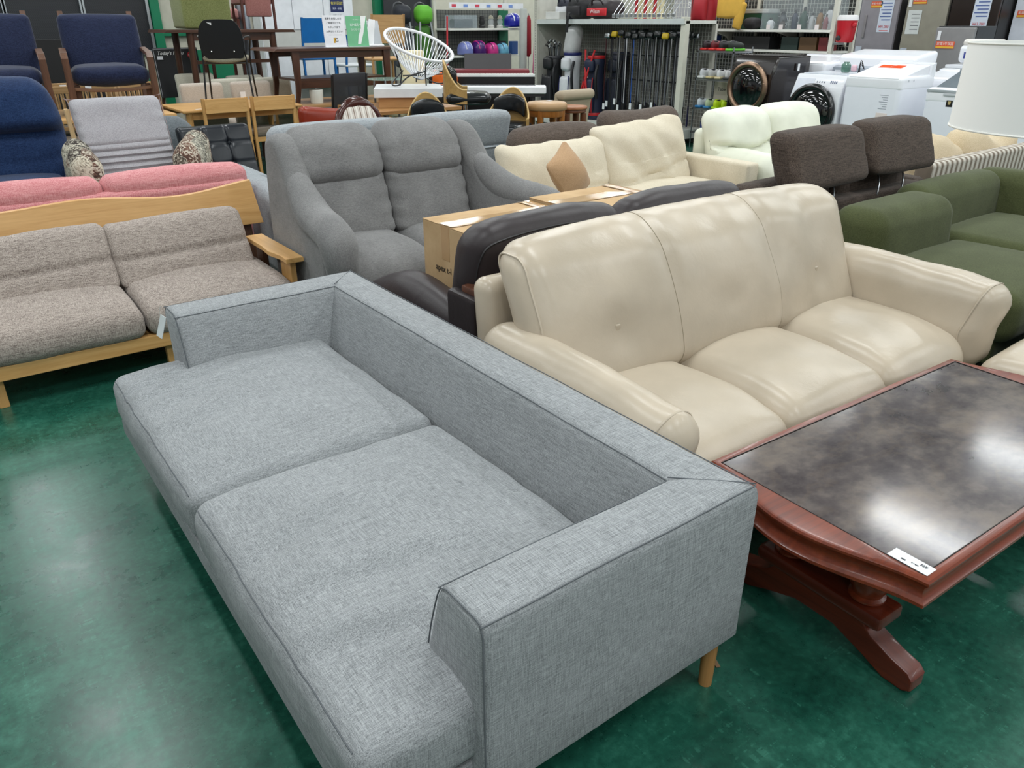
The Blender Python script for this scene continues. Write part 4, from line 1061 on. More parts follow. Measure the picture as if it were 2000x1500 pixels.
# ------------------------------------------------------------------ two dark tables
DKW = wood((56, 34, 24), (86, 54, 38), 0, 20, .3); DKV = wood((56, 34, 24), (86, 54, 38), 2, 20, .3)
d1 = thing('dark_table', 'dark walnut dining table in the back carrying an olive cube stool', 'table', (3.3, 10.60, 0))
part('tabletop', prism([(-.72, 1.405), (.86, 1.405), (.84, 1.44), (-.70, 1.44)], -.4, .4, 'y', .006), DKW, d1)
part('apron', bx(-.42, .60, -.34, -.31, 1.32, 1.405), DKW, d1); part('stretcher', bx(-.4, .58, -.31, -.28, 1.06, 1.10, .004), DKW, d1)
for x in (-.42, .58):
    for y in (-.32, .32): part('leg', cyl((x * 1.06, y, .0), (x, y, 1.405), .028, .042, 10), DKV, d1)
OLV = weave((104, 112, 66), (138, 144, 96), 360, .15, .2)
single('cube_stool', soft(.56, .5, .46, .03, (5, 5, 4), 2, (.004, .004, .01)).tf((0, 0, .235)), OLV, 'olive green fabric cube stool on the dark walnut table', 'stool', (3.10, 10.45, 1.448), smooth=60)
pc = thing('pink_chair', 'dark wood chair with dusty pink backrest up on the dark walnut table', 'chair', (3.80, 10.62, 1.44))
PKF = weave((140, 92, 88), (172, 122, 116), 400, .2, .2); MAH = wood((70, 32, 24), (98, 50, 38), 2, 22)
part('backrest', soft(.32, .05, .40, .02, (5, 2, 6), 2, (0, .01, .0)).tf((0, -.2, .34)), PKF, pc, 60)
for s in (-1, 1):
    ply([(-.2, 0), (-.17, 0), (-.17, .6), (-.2, .6)], s * .2 - .014, s * .2 + .014, 'x', MAH, 'leg', pc); part('leg', bx(s * .19 - .014, s * .19 + .014, .17, .2, 0, .3, .003), MAH, pc)
part('seat', soft(.4, .4, .08, .03, (4, 4, 1), 2).tf((0, .02, .32)), PKF, pc, 60)
pc2 = thing('wood_chair', 'dark wood chair with pink seat pad behind the olive cube stool', 'chair', (3.53, 11.22, 1.0))
part('seat', soft(.44, .4, .12, .03, (4, 4, 1), 2).tf((0, 0, .62)), weave((176, 120, 116), (204, 152, 146), 400, .2), pc2, 60)
for x in (-.2, .2):
    for y in (-.18, .18): part('leg', bx(x - .018, x + .018, y - .018, y + .018, -1.0, .9 if y > 0 else .56, .003), MAH, pc2)
for z in (.1, -.2, .35): part('rail', bx(-.2, .2, -.19, -.17, z, z + .05, .003), MAH, pc2)
d2 = thing('low_dark_table', 'dark brown dining table stacked on the oak table with signs on top', 'table', (4.18, 9.25, .66))
part('tabletop', prism([(-.84, .565), (.84, .565), (.80, .595), (-.80, .595)], -.38, .38, 'y', .005), DKW, d2)
part('apron', bx(-.60, .60, -.33, -.30, .49, .567), DKW, d2); part('apron', bx(-.60, .60, .30, .33, .49, .567), DKW, d2)
part('lower_shelf', bx(-.58, .58, -.27, .27, .25, .275, .004), DKW, d2); part('shelf_rail', bx(-.58, .58, -.29, -.27, .17, .26, .003), DKW, d2)
for x in (-.58, .56):
    for y in (-.338, .338): part('leg', prism([(x - .045, .566), (x + .045, .566), (x * 1.0 + .03, .2), (x * 1.05 + .02, 0), (x * 1.05 - .02, 0), (x * 1.0 - .03, .2)], y - .02, y + .02, 'y', .004), DKV, d2)
ob = thing('long_oak_table', 'oak table under the low dark brown dining table', 'table', (4.45, 9.25, 0))
part('tabletop', bx(-.95, .72, -.45, .45, .63, .66, .006), wood((160, 116, 70), (192, 148, 96), 0, 22), ob)
for x in (-.9, .66):
    for y in (-.38, .38): part('leg', bx(x - .03, x + .03, y - .03, y + .03, 0, .63, .004), OAKV, ob)
def sign(nm, label, x, y, z, w, h, col, lines, tcol, rz=0, extra=None):
    t = thing(nm, label, 'sign', (x, y, z), rz)
    part('panel', bx(-w / 2, w / 2, -.003, .003, 0, h, .001).map(lambda a, b, c: (a, b + c * .1, c)), plain(col, .4), t)
    part('foot', bx(-w * .5, w * .5, -.03, .05, 0, .004, .001), plain((240, 242, 244), .3), t)
    for k, (s, sz, zz) in enumerate(lines): text(s, sz, plain(tcol, .5), t, (0, -.0045 + zz * .1, zz), (PI / 2 - .1, 0, 0))
    return t
s1 = sign('table_sign', 'white upright card sign with grey print and small square logo on the dark table', 4.17, 9.05, 1.256, .27, .335, (236, 236, 240), [('家具をお探しの方', .026, .30), ('ご相談だけでも', .026, .255), ('スタッフまで', .026, .21), ('お声がけください', .026, .165)], (70, 72, 78))
lg = G() + bx(-.03, .0, -.0048, -.004, .06, .10) + bx(-.03, -.012, -.0048, -.004, .045, .06)
part('logo', lg.map(lambda a, b, c: (a + .008, b + c * .1, c)), plain((206, 158, 40), .5), s1); text('G', .06, plain((40, 40, 46), .5), s1, (.014, .002, .075), (PI / 2 - .1, 0, 0))
part('rule', bx(-.08, .08, -.0048, -.004, .13, .132).map(lambda a, b, c: (a, b + c * .1, c)), plain((150, 150, 155), .5), s1)
s2 = sign('message_sign', 'green upright card sign with white print and white diagonal figure', 4.46, 9.05, 1.256, .27, .33, (112, 186, 138), [('LINEから', .042, .235), ('らくらく査定', .028, .185), ('はじめよう', .018, .29)], (238, 246, 240))
part('white_figure', prism([(-.01, .03), (.03, .03), (.08, .16), (.13, .33), (.06, .33), (.05, .2), (.01, .12)], -.0045, -.0035, 'y').map(lambda a, b, c: (a, b + c * .1, c)), plain((240, 242, 240), .5), s2)
fd = thing('clear_stand', 'silver grey leaflet holder with white cover on the dark table end', 'holder', (4.70, 9.1, 1.256))
part('back', bx(-.1, .1, .0, .006, 0, .28, .002).map(lambda a, b, c: (a, b + c * .3, c)), metal((190, 192, 196), .25), fd)
part('cover', prism([(-.1, .0), (-.02, .02), (.02, .16), (.06, .29), (-.02, .3), (-.08, .16)], -.01, -.004, 'y').map(lambda a, b, c: (a, b + c * .3, c)), plain((240, 240, 242), .4), fd)
part('foot', soft(.2, .1, .02, .009, (3, 2, 1), 2).tf((0, 0, .01)), plain((240, 240, 242), .3), fd)

# blue chairs and oak chairs behind
def simple_chair(nm, label, x, y, rz, mb, ms, h=1.58, w=.4, sh=1.06):
    t = thing(nm, label, 'chair', (x, y, 0), rz)
    for s in (-1, 1):
        ply([(.20, 0), (.235, 0), (.2, sh), (.27, h), (.24, h), (.165, sh)], s * w / 2 - .014, s * w / 2 + .014, 'x', mb, 'leg', t)
        part('leg', cyl((s * w * .55, -.24, 0), (s * w * .46, -.17, sh - .02), .016, .02, 8), mb, t)
    part('back_board', prism([(.215, sh + .2), (.23, sh + .2), (.265, h - .01), (.25, h - .01)], -w / 2, w / 2, 'x', .004), ms, t)
    part('seat', soft(w + .04, .42, .04, .018, (4, 4, 1), 2).tf((0, 0, sh)), ms, t)
    part('footrest', bx(-w * .5, w * .5, -.23, -.21, .34, .37, .004), mb, t)
BLU = plain((8, 104, 176), .35)
simple_chair('blue_chair', 'tall bright blue wooden chair behind the white card sign', 4.78, 11.15, 180, BLU, BLU, 1.58, .46)
simple_chair('blue_chair', 'blue legged chair with white seat behind the green card sign', 5.42, 11.2, 180, BLU, plain((234, 238, 240), .4), 1.36, .42, .95)
OA2 = wood((170, 126, 78), (204, 160, 108), 2, 24)
simple_chair('oak_chair', 'tall oak chair behind the green card sign and silver holder', 5.48, 10.4, 175, OA2, wood((190, 146, 94), (214, 172, 120), 0, 24), 1.62, .46)
ds = thing('white_desk', 'white desk with grey legs under the low dark table', 'desk', (4.64, 10.28, 0))
part('desktop', bx(-.38, .3, -.3, .3, .80, .84, .008), WHT, ds)
for x in (-.34, .26):
    for y in (-.26, .26): part('leg', bx(x - .02, x + .02, y - .02, y + .02, 0, .8), plain((200, 204, 208), .5), ds)
part('side_panel', bx(-.38, .26, .2, .22, .3, .8), plain((196, 198, 196), .6), ds)
single('white_bin', lathe([(.07, 0), (.08, .14), (.075, .15), (.06, .14)], 18), plain((214, 214, 204), .5), 'small cream bin on the oak table under the dark table', 'bin', (3.85, 9.02, .661))
mc = thing('mesh_chair', 'black mesh back office chair in front of the low dark table', 'chair', (3.79, 8.32, 0), 12)
tM = NT('mesh_fabric'); tM.col((48, 50, 54)); tM.set(.7); tM.b.inputs['Alpha'].default_value = .82
part('backrest', soft(.44, .02, .46, .009, (6, 1, 6), 1, fn=lambda x, y, z: (x, y + x * x * -.5 - z * .1, z)).tf((0, -.2, .80)), tM.m, mc, 60)
for s in (-1, 1): part('frame', tube(arc([(s * .22, -.16, .45), (s * .225, -.2, .6), (s * .225, -.25, 1.02)], 5), .014, 8), plain((20, 20, 22), .4), mc)
part('seat', soft(.46, .46, .08, .03, (4, 4, 1), 2).tf((0, .05, .47)), plain((30, 30, 33), .7), mc)
part('pedestal', cyl((0, .05, .06), (0, .05, .44), .025), plain((26, 26, 28), .4), mc)
for k in range(5):
    a = k * 2 * PI / 5; part('foot', cyl((0, .05, .08), (.26 * math.cos(a), .05 + .26 * math.sin(a), .03), .02, .014, 8), plain((26, 26, 28), .4), mc)
# ------------------------------------------------------------------ back centre: chairs, stools, string chair, pianos
rc = thing('red_chair', 'reddish brown leather tub chair behind the pale grey sofa', 'chair', (3.1, 7.0, 0))
RL = leather((140, 46, 24), .3, 260, .2)
part('backrest', soft(.52, .14, .4, .06, (8, 2, 5), 3, (.01, .02, .0), .004, 6, 1, lambda x, y, z: (x * (1 + .25 * z), y - .5 * x * x, z - .03 * (x / .26))).tf((0, .1, .60)), RL, rc, 60)
part('seat', soft(.5, .48, .14, .05, (6, 6, 2), 3, (0, 0, .02)).tf((0, -.15, .42)), RL, rc, 60)
for x in (-.2, .2):
    for y in (-.32, .08): part('leg', cyl((x, y, 0), (x, y, .36), .015), plain((50, 30, 22), .4), rc)
def rococo():
    t = thing('carved_chair', 'carved mahogany oval back chair with cream striped upholstery', 'chair', (3.10, 6.35, 0), 5)
    CARV = wood((48, 18, 14), (80, 34, 26), 0, 30, .22)
    w = NT('stripe_silk'); wv = w.n('ShaderNodeTexWave', wave_type='BANDS', bands_direction='X'); wv.inputs['Scale'].default_value = 1; w.l(w.coord((5.2, .01, .01)), wv.inputs['Vector'])
    w.col(w.ramp(wv.outputs['Fac'], [(0, (128, 104, 88)), (.12, (222, 214, 204)), (.5, (212, 202, 194)), (.62, (140, 122, 108)), (.7, (222, 214, 204)), (1, (232, 226, 216))])); SM = w.set(.7)
    el = [(.215 * math.cos(a), .0, .70 + .20 * math.sin(a)) for a in np.linspace(0, 2 * PI, 33)[:-1]]
    fr = part('back_frame', tube(el, [.026 + .006 * abs(math.sin(k * 1.57)) + (.014 if 5 < k < 11 else 0) for k in range(32)], 10, True).map(lambda x, y, z: (x, y + (z - .5) * .18, z)), CARV, t, 60)
    for k, (x, z, r) in enumerate(((0, .925, .03), (-.05, .915, .024), (.05, .915, .024), (-.1, .895, .02), (.1, .895, .02), (-.145, .865, .016), (.145, .865, .016))):
        part('carving', soft(r * 2.2, .04, r * 1.6, r * .6, (2, 1, 2), 2).tf((x, -.0 + (z - .5) * .18, z)), CARV, fr, 60)
    pd = part('back_pad', soft(.37, .07, .35, .03, (10, 2, 10), 2, (0, .02, 0), 0, 6, 0, lambda x, y, z: (x * math.sqrt(max(0, 1 - (z / .176) ** 2 * .72)), y + .012 * math.exp(-(x * x + z * z) / .002) * (y < 0), z * 1.03)).tf((0, 0, .70)).map(lambda x, y, z: (x, y + (z - .5) * .18, z)), SM, t, 60)
    part('button', soft(.02, .01, .02, .004, (1, 1, 1), 2).tf((0, -.01, .70)), SM, pd)
    part('seat', soft(.52, .48, .1, .04, (6, 6, 2), 3, (0, 0, .03)).tf((0, -.25, .42)), SM, t, 60)
    part('seat_rail', bx(-.25, .25, -.48, -.02, .31, .37, .02), CARV, t)
    for x in (-.22, .22):
        for y in (-.45, -.05): part('leg', tube(arc([(x, y, .34), (x * 1.12, y - .02, .22), (x * .98, y, .1), (x * 1.1, y - .02, .0)], 4), [.028] * 4 + [.018] * 5 + [.016] * 4, 8), CARV, t)
rococo()
# table stack under the string chair
pl = thing('oak_platform', 'low oak table under the white box table in the back centre', 'table', (4.15, 7.5, 0))
part('tabletop', bx(-.55, .44, -.45, .42, .70, .735, .006), wood((150, 104, 60), (184, 138, 86), 0, 22), pl)
for x in (-.48, .37):
    for y in (-.38, .35): part('leg', bx(x - .03, x + .03, y - .03, y + .03, 0, .7, .004), OAKV, pl)
wt = thing('box_table', 'white topped low table with oak base under the string chair', 'table', (4.2, 7.46, .736), -30)
part('oak_base', bx(-.30, .30, -.30, .30, 0, .10, .005), wood((166, 120, 72), (196, 150, 98), 0, 22), wt)
part('white_top', bx(-.34, .34, -.34, .34, .10, .185, .004), plain((228, 230, 232), .35), wt)
def string_chair():
    t = thing('string_chair', 'white corded round lounge chair on black metal rod legs', 'chair', (4.33, 7.42, .932), 0)
    WC = plain((240, 242, 244), .4); BM = plain((26, 26, 28), .4)
    tilt = Matrix.Rotation(math.radians(20), 4, Vector((.596, .803, 0))) @ Matrix.Rotation(math.radians(15), 4, Vector((.803, -.596, 0)))
    n = 48; C = Vector((0, 0, .38)); rim = []
    for k in range(n):
        a = 2 * PI * k / n; p = tilt @ Vector((.36 * math.cos(a), .36 * math.sin(a), 0)); rim.append(C + p * .99)
    part('rim', tube(rim, .015, 10, True), WC, t, 70)
    cen = C + Vector((-.03, .0, -.30)); small = [cen + tilt @ Vector((.06 * math.cos(2 * PI * k / n), .06 * math.sin(2 * PI * k / n), 0)) for k in range(n)]
    part('inner_ring', tube(small, .008, 6, True), BM, t)
    cord = None
    for k in range(n):
        a, b = rim[k], small[k]; m = (a + b) / 2 + (a - C).normalized() * .03 - Vector((0, 0, .02))
        part('cord', tube([a, m, b], .0045, 5), WC, t, 60)
    low = [C + tilt @ Vector((.33 * math.cos(a), .33 * math.sin(a), -.02)) for a in (-.3, 1.3, 3.4, 4.5)]
    for k, p in enumerate(low): part('leg_rod', tube([p, Vector((p.x * .75, p.y * .75, .12)), Vector((p.x * .85, p.y * .85, .008))], .007, 7), BM, t)
    part('leg_rod', tube([cen, (cen.x, cen.y, .13)], .007, 7), BM, t)
    for s in (-1, 1): part('foot_loop', tube(arc([(s * .08, -.24, .14), (s * .26, -.22, .10), (s * .27, -.02, .008), (s * .24, .18, .012), (s * .08, .22, .13)], 5), .007, 7), BM, t)
    part('cross_rod', tube([(-.26, -.1, .10), (.26, -.1, .10)], .007, 7), BM, t)
string_chair()
cc = thing('cream_chair', 'cream leatherette high back dining chair behind the string chair', 'chair', (4.74, 8.52, .0), 188)
CV = leather((220, 208, 170), .45, 260, .15)
part('backrest', soft(.34, .06, .62, .025, (4, 2, 6), 2, (0, .01, 0), fn=lambda x, y, z: (x, y - z * .12, z)).tf((0, .2, .92)), CV, cc, 60)
part('seat', soft(.42, .44, .08, .03, (4, 4, 1), 2).tf((0, 0, .55)), CV, cc)
for x in (-.18, .18):
    for y in (-.18, .2): part('leg', bx(x - .016, x + .016, y - .016, y + .016, 0, .52), plain((60, 40, 30), .5), cc)
gt = thing('glass_table', 'round glass top side table behind the string chair', 'table', (4.31, 8.16, 0))
part('glass_top', lathe([(.21, .945), (.212, .95), (.21, .957)], 28), glass((190, 226, 214), .35), gt)
for k in range(3):
    a = k * 2.1; part('leg', cyl((.15 * math.cos(a), .15 * math.sin(a), 0), (.15 * math.cos(a), .15 * math.sin(a), .945), .012), metal((170, 172, 176), .25), gt)
og = thing('orange_bag', 'bright orange folded bag with white tag below the string chair', 'bag', (5.05, 8.2, .0))
part('stand', bx(-.06, .2, -.14, .2, 0, .72, .006), plain((36, 34, 36), .6), og)
part('bag', soft(.24, .22, .26, .05, (6, 4, 5), 3, (.01, .02, .01), .02, 9, 2).tf((.06, 0, .88)), plain((226, 104, 20), .6), og, 60)
part('tag', bx(-.02, .02, -.14, -.135, .74, .82), plain((238, 238, 240), .5), og)
# bentwood bar stools
def bent_stool():
    t = thing('bar_stool', '', 'stool', (0, 0, 0), 0, 'bentwood bar stools with black padding')
    BW = wood((150, 116, 62), (186, 150, 90), 0, 26, .4); BE = plain((206, 172, 112), .5); BP = leather((26, 28, 30), .22, 200, .15)
    def shell(r, z0, zt, th=.013):
        V = []; F = []; n = 28; m = 8
        for s in (0, 1):
            for i in range(n + 1):
                a = PI + PI * (i / n) * 1.0; rr = r + th * s; top = zt(i / n)
                for j in range(m + 1): V.append((rr * math.cos(a), -rr * math.sin(a) - .02, z0 + (top - z0) * j / m))
        N = (n + 1) * (m + 1)
        for s in (0, 1):
            for i in range(n):
                for j in range(m):
                    q = (s * N + i * (m + 1) + j, s * N + (i + 1) * (m + 1) + j, s * N + (i + 1) * (m + 1) + j + 1, s * N + i * (m + 1) + j + 1); F.append(q)
        for i in range(n):
            for j in (0, m): F.append((i * (m + 1) + j, (i + 1) * (m + 1) + j, N + (i + 1) * (m + 1) + j, N + i * (m + 1) + j))
        for i in (0, n):
            for j in range(m): F.append((i * (m + 1) + j, i * (m + 1) + j + 1, N + i * (m + 1) + j + 1, N + i * (m + 1) + j))
        return G().add(V, F)
    top = lambda f: .02 + .24 * (.5 - .5 * math.cos(2 * PI * min(1, max(0, (f - .06) / .88)))) ** .8 + .05
    part('shell', shell(.205, -.05, top), BW, t, 50)
    part('shell_edge', tube([(.2115 * math.cos(PI + PI * i / 28), -.2115 * math.sin(PI + PI * i / 28) - .02, top(i / 28)) for i in range(29)], .0085, 6), BE, t)
    part('back_pad', soft(.30, .05, .15, .022, (10, 1, 5), 3, (0, .012, 0), fn=lambda x, y, z: (x, y - x * x * 2.7, z - .05 * (x / .15) ** 2)).tf((0, .150, .19)), BP, t, 60)
    part('seat', soft(.40, .38, .09, .04, (6, 6, 2), 3, (.02, .02, .015)).tf((0, -.03, -.01)), BP, t, 60)
    part('post', cyl((0, 0, -.82), (0, 0, -.05), .022, .022, 12), metal((180, 182, 186), .2), t)
    part('base', lathe([(.2, -.90), (.2, -.89), (.05, -.87), (.03, -.82)], 24), metal((180, 182, 186), .2), t)
    part('footrest', tube([(.14 * math.cos(a), .14 * math.sin(a) - .05, -.5) for a in np.linspace(0, 2 * PI, 20)[:-1]], .009, 6, True), metal((180, 182, 186), .2), t)
    return t
bs = bent_stool(); bs.location = (4.14, 6.3, .90); bs.rotation_euler = (0, 0, math.radians(56)); bs['label'] = 'tallest bentwood bar stool turned sideways with black seat'
clone(bs, 'bentwood bar stool left of the tall one, only its padded back showing', (3.66, 6.15, .86), -22).location.z = .66 + .0
clone(bs, 'bentwood bar stool right of the tall one beside the tan round stool', (4.22, 5.78, .66), -58)
for o in list(SC.objects):
    if o.name.startswith('bar_stool') and o.location.z < .8: o.location.z = .86
for o, z in ((SC.objects['bar_stool.001'], .64), (SC.objects['bar_stool.002'], .68)):
    o.location.z = z
    for ch in o.children:
        if ch.name.startswith('post'): ch.data = mesh('post', cyl((0, 0, -z + .03), (0, 0, -.05), .022, .022, 12), metal((180, 182, 186), .2))
        if ch.name.startswith('base'): ch.data = mesh('base', lathe([(.2, -z), (.2, -z + .01), (.05, -z + .03), (.03, -z + .08)], 24), metal((180, 182, 186), .2))
        if ch.name.startswith('footrest'): ch.location.z = .2
# round stools and beige chair
def round_stool(label, x, y, h, rt, seat_m, wm, legh, padded):
    t = thing('round_stool', label, 'stool', (x, y, 0))
    if padded: part('seat_pad', lathe([(rt * .9, h - .07), (rt, h - .06), (rt * 1.02, h - .035), (rt, h - .012), (rt * .92, h), (rt * .5, h + .008), (.01, h + .01)], 32), seat_m, t, 60)
    else: part('seat_top', lathe([(rt * .94, h - .03), (rt, h - .022), (rt, h - .008), (rt * .96, h)], 32), seat_m, t, 50)
    hh = .12 if padded else .055
    part('apron', lathe([(rt * .9, h - hh), (rt * .92, h - hh + .005), (rt * .92, h - .045), (rt * .9, h - .03)], 32), wm, t, 50)
    for k in range(4):
        a = k * PI / 2 + .5; cx, cy = rt * .8 * math.cos(a), rt * .8 * math.sin(a)
        part('leg', lathe([(.018, 0), (.022, .05), (.016, h - .32), (.026, h - .25), (.018, h - .21), (.03, h - .18), (.03, h - .06)], 12, (cx, cy)), wm, t, 50)
    return t
HON = wood((140, 84, 34), (178, 116, 56), 2, 24, .3)
round_stool('round stool with tan leather pad and honey turned legs', 4.69, 5.78, .86, .185, leather((186, 150, 108), .4, 260, .15), HON, .4, True)
single('price_label', bx(-.03, .03, -.02, .02, 0, .001), plain((240, 240, 242), .5), 'white price label on the round tan stool seat', 'label', (4.70, 5.76, .872), 20)
round_stool('smaller round wooden stool right of the tan padded stool', 5.06, 5.86, .80, .15, wood((130, 78, 46), (176, 118, 78), 0, 40, .4), wood((90, 50, 28), (126, 76, 44), 2, 24), .4, False)
bc = thing('lounge_chair', 'beige armless upholstered chair seen from behind beside the round stools', 'chair', (5.35, 6.35, 0), 5)
BGE = leather((172, 156, 132), .55, 240, .15)
part('backrest', soft(.46, .08, .72, .03, (6, 2, 8), 3, (0, .012, .0), fn=lambda x, y, z: (x * (.86 + .22 * (z + .36) / .72), y - .12 * z - .04 * max(0, z - .2), z)).tf((0, -.12, .54)), BGE, bc, 60)
part('top_roll', soft(.5, .1, .1, .045, (6, 1, 1), 3).tf((0, -.19, .865)), BGE, bc, 60)
part('seat', soft(.46, .46, .12, .04, (5, 5, 1), 3).tf((0, .15, .42)), BGE, bc, 60)
for x in (-.18, .18):
    for y in (-.1, .34): part('leg', bx(x - .016, x + .016, y - .016, y + .016, 0, .38), plain((50, 36, 28), .5), bc)
# digital piano with red fallboard, white keyboard table
dp = thing('digital_piano', 'dark digital piano with red felt cover and black music stand', 'piano', (5.72, 8.35, 0), -36)
BKP = plain((22, 20, 22), .3)
part('body', bx(-.62, .66, -.2, .2, .82, .93, .01), BKP, dp)
part('red_cover', bx(-.60, .60, -.05, .19, .93, 1.0, .02), plain((112, 24, 34), .5), dp)
part('white_strip', bx(-.60, .66, -.205, -.06, .925, .95, .004), plain((232, 234, 232), .35), dp)
for k in range(36):
    part('key', bx(-.58 + k * .034, -.549 + k * .034, -.2, -.09, .95, .958), plain((238, 238, 232), .3), dp, 0) if k < 36 else None
part('music_stand', prism([(.10, .98), (.115, .98), (.2, 1.17), (.185, 1.17)], -.2, .38, 'x', .004), plain((54, 52, 54), .5), dp)
for x in (-.58, .62): part('side_panel', bx(x - .02, x + .02, -.18, .18, 0, .83, .006), BKP, dp)
part('front_panel', bx(-.56, .60, -.05, -.03, .05, .80, .004), plain((24, 22, 24), .3), dp)
kb = thing('white_keyboard', 'long white keyboard with dark key slot in front of the golf shelf', 'piano', (5.2, 7.6, 0), -38)
part('body', bx(-.68, .74, -.14, .14, .80, .875, .014), plain((236, 238, 240), .35), kb)
part('key_slot', bx(-.6, .62, -.03, .05, .874, .879), plain((60, 64, 72), .5), kb)
for x in (-.5, .6): part('stand_leg', bx(x - .02, x + .02, -.1, .1, 0, .80, .004), plain((24, 24, 26), .5), kb)
part('under_panel', bx(-.66, .72, -.12, .12, .77, .80), plain((28, 28, 30), .5), kb)
# ------------------------------------------------------------------ shelving: helmets shelf, strollers, golf gondola, outdoor goods shelf
SHW = plain((206, 204, 192), .5); SHB = plain((226, 226, 218), .45); BLK = plain((22, 22, 24), .5); STL = metal((176, 180, 184), .3); DKM = plain((50, 52, 56), .4)
def grid(x0, x1, z0, z1, y, st=.05, r=.0025, axis='x'):
    g = G(); n = int((x1 - x0) / st); m = int((z1 - z0) / st)
    for i in range(n + 1):
        a = x0 + (x1 - x0) * i / n
        g += bx(a - r, a + r, y - r, y + r, z0, z1) if axis == 'x' else bx(y - r, y + r, a - r, a + r, z0, z1)
    for j in range(m + 1):
        c = z0 + (z1 - z0) * j / m
        g += bx(x0, x1, y - r, y + r, c - r, c + r) if axis == 'x' else bx(y - r, y + r, x0, x1, c - r, c + r)
    return g
WIRE = plain((196, 196, 188), .4); WIRED = plain((60, 62, 64), .4)
# helmets shelf, facing the camera, left of the golf gondola
hs = thing('store_shelf', 'pale metal shelving with helmets left of the golf gondola', 'shelf', (7.83, 11.45, 0))
for x in (-.70, .70): part('upright', bx(x - .025, x + .025, .22, .27, 0, 2.3, .003), SHW, hs)
for z in (.55, 1.0, 1.40): part('shelf_board', bx(-.70, .74, -.2, .25, z, z + .03, .004), SHB, hs)
part('wire_back', grid(-.69, .70, .3, 1.7, .24), WIRED, hs, 0, kind='stuff'); part('back_panel', bx(-.70, .74, .26, .28, 0, 1.7), plain((120, 122, 116), .7), hs)
part('header_strip', bx(-.70, .74, -.22, -.2, 1.715, 1.80), plain((232, 234, 238), .4), hs)
for k in range(6): part('print_block', bx(-.66 + k * .22, -.58 + k * .22, -.223, -.22, 1.735, 1.775), plain((120, 150, 214) if k % 2 else (210, 70, 90), .5), hs)
part('end_panel', bx(.55, .74, .2, .255, .0, 1.7), plain((20, 104, 72), .5), hs)
def helmet(x, y, z, c1, c2, label, s=1.0, rz=0):
    t = thing('helmet', label, 'helmet', (x, y, z + .022), rz, 'helmets on the shelf')
    def fn(a, b, c): return (a * (1.0 if c > -.04 * s else 1.02), b, c if c > -.05 * s else -.05 * s + (c + .05 * s) * .12)
    part('shell', soft(.22 * s, .28 * s, .26 * s, .105 * s, (4, 4, 3), 4, (.005, .005, .01), fn=fn).tf((0, 0, .052 * s)), plain(c1, .3), t, 70)
    for k in (-1, 0, 1): part('vent', tube(arc([(k * .05 * s, -.128 * s, .08 * s), (k * .05 * s, -.09 * s, .152 * s), (k * .045 * s, 0, .184 * s), (k * .05 * s, .09 * s, .152 * s)], 4), .012 * s, 6), plain(c2, .4), t, 60)
    return t
HZ = 1.024
helmet(7.45, 11.3, HZ, (120, 130, 190), (200, 200, 215), 'lavender and white child helmet at the left of the shelf')
helmet(7.70, 11.3, HZ, (62, 22, 96), (190, 46, 130), 'purple bicycle helmet beside the pink one on the shelf', 1.05)
helmet(7.945, 11.27, HZ, (196, 50, 130), (90, 20, 80), 'magenta bicycle helmet right of the purple one', .9)
helmet(8.17, 11.27, HZ, (110, 176, 206), (40, 60, 80), 'pale blue vented bicycle helmet on the shelf', .85)
helmet(8.40, 11.3, 1.432, (20, 30, 150), (220, 222, 226), 'blue and white motorcycle helmet on the upper shelf', 1.05)
single('dark_box', bx(-.12, .12, -.1, .1, 0, .2, .004), plain((44, 42, 46), .6), 'dark grey box behind the pale blue helmet', 'box', (8.26, 11.55, 1.032)); single('blue_box', bx(-.06, .06, -.05, .05, 0, .2, .003), plain((60, 92, 150), .5), 'blue printed carton at the right end of the helmet shelf', 'box', (8.42, 11.3, 1.032))
cs = thing('clear_case', 'clear plastic case of black gear on the upper helmet shelf', 'case', (7.45, 11.4, 1.432)); part('shell', bx(-.22, .22, -.14, .14, 0, .19, .01), glass((200, 214, 222), .3), cs); part('gear', soft(.36, .2, .13, .04, (4, 3, 2), 2).tf((0, 0, .07)), plain((24, 26, 30), .6), cs)
for k, (x, lb) in enumerate(((7.82, 'dark lantern on the upper helmet shelf beside the clear case'), (8.00, 'clear glass lantern on the upper helmet shelf, left of the pair'), (8.18, 'clear glass lantern on the upper helmet shelf, right of the pair'))):
    t = thing('lantern', lb, 'lantern', (x, 11.35, 1.432), 0, 'lanterns on the upper helmet shelf')
    part('base', lathe([(.05, 0), (.055, .03), (.04, .05)], 14), plain((190, 190, 186), .4) if k else BLK, t); part('globe', lathe([(.035, .05), (.05, .09), (.035, .14)], 14), glass((220, 226, 228), .4) if k else BLK, t); part('cap', lathe([(.045, .14), (.03, .18), (.01, .19)], 14), plain((186, 180, 160), .5) if k else BLK, t)
for x, c, lb in ((8.55, (176, 180, 176), 'grey rolled mat tube standing against the gondola end'), ):
    single('mat_roll', lathe([(.06, 0), (.062, .02), (.062, 1.0), (.05, 1.02)], 16), plain(c, .6), lb, 'roll', (8.36, 10.95, .7))
    single('mat_stand', bx(-.3, .3, -.15, .15, 0, .7, .006), plain((60, 62, 66), .6), 'dark low counter under the rolled mats', 'counter', (8.30, 10.95, 0))
pk = thing('umbrella', 'pink folded umbrella hanging beside the grey mat roll', 'umbrella', (8.50, 10.78, .7)); part('canopy', lathe([(.02, .0), (.06, .05), (.045, .5), (.02, .62)], 14), plain((232, 112, 160), .6), pk); part('handle', tube(arc([(0, 0, .6), (0, 0, .85), (.03, 0, .9), (.06, 0, .86)], 4), .012, 7), plain((180, 30, 50), .4), pk)
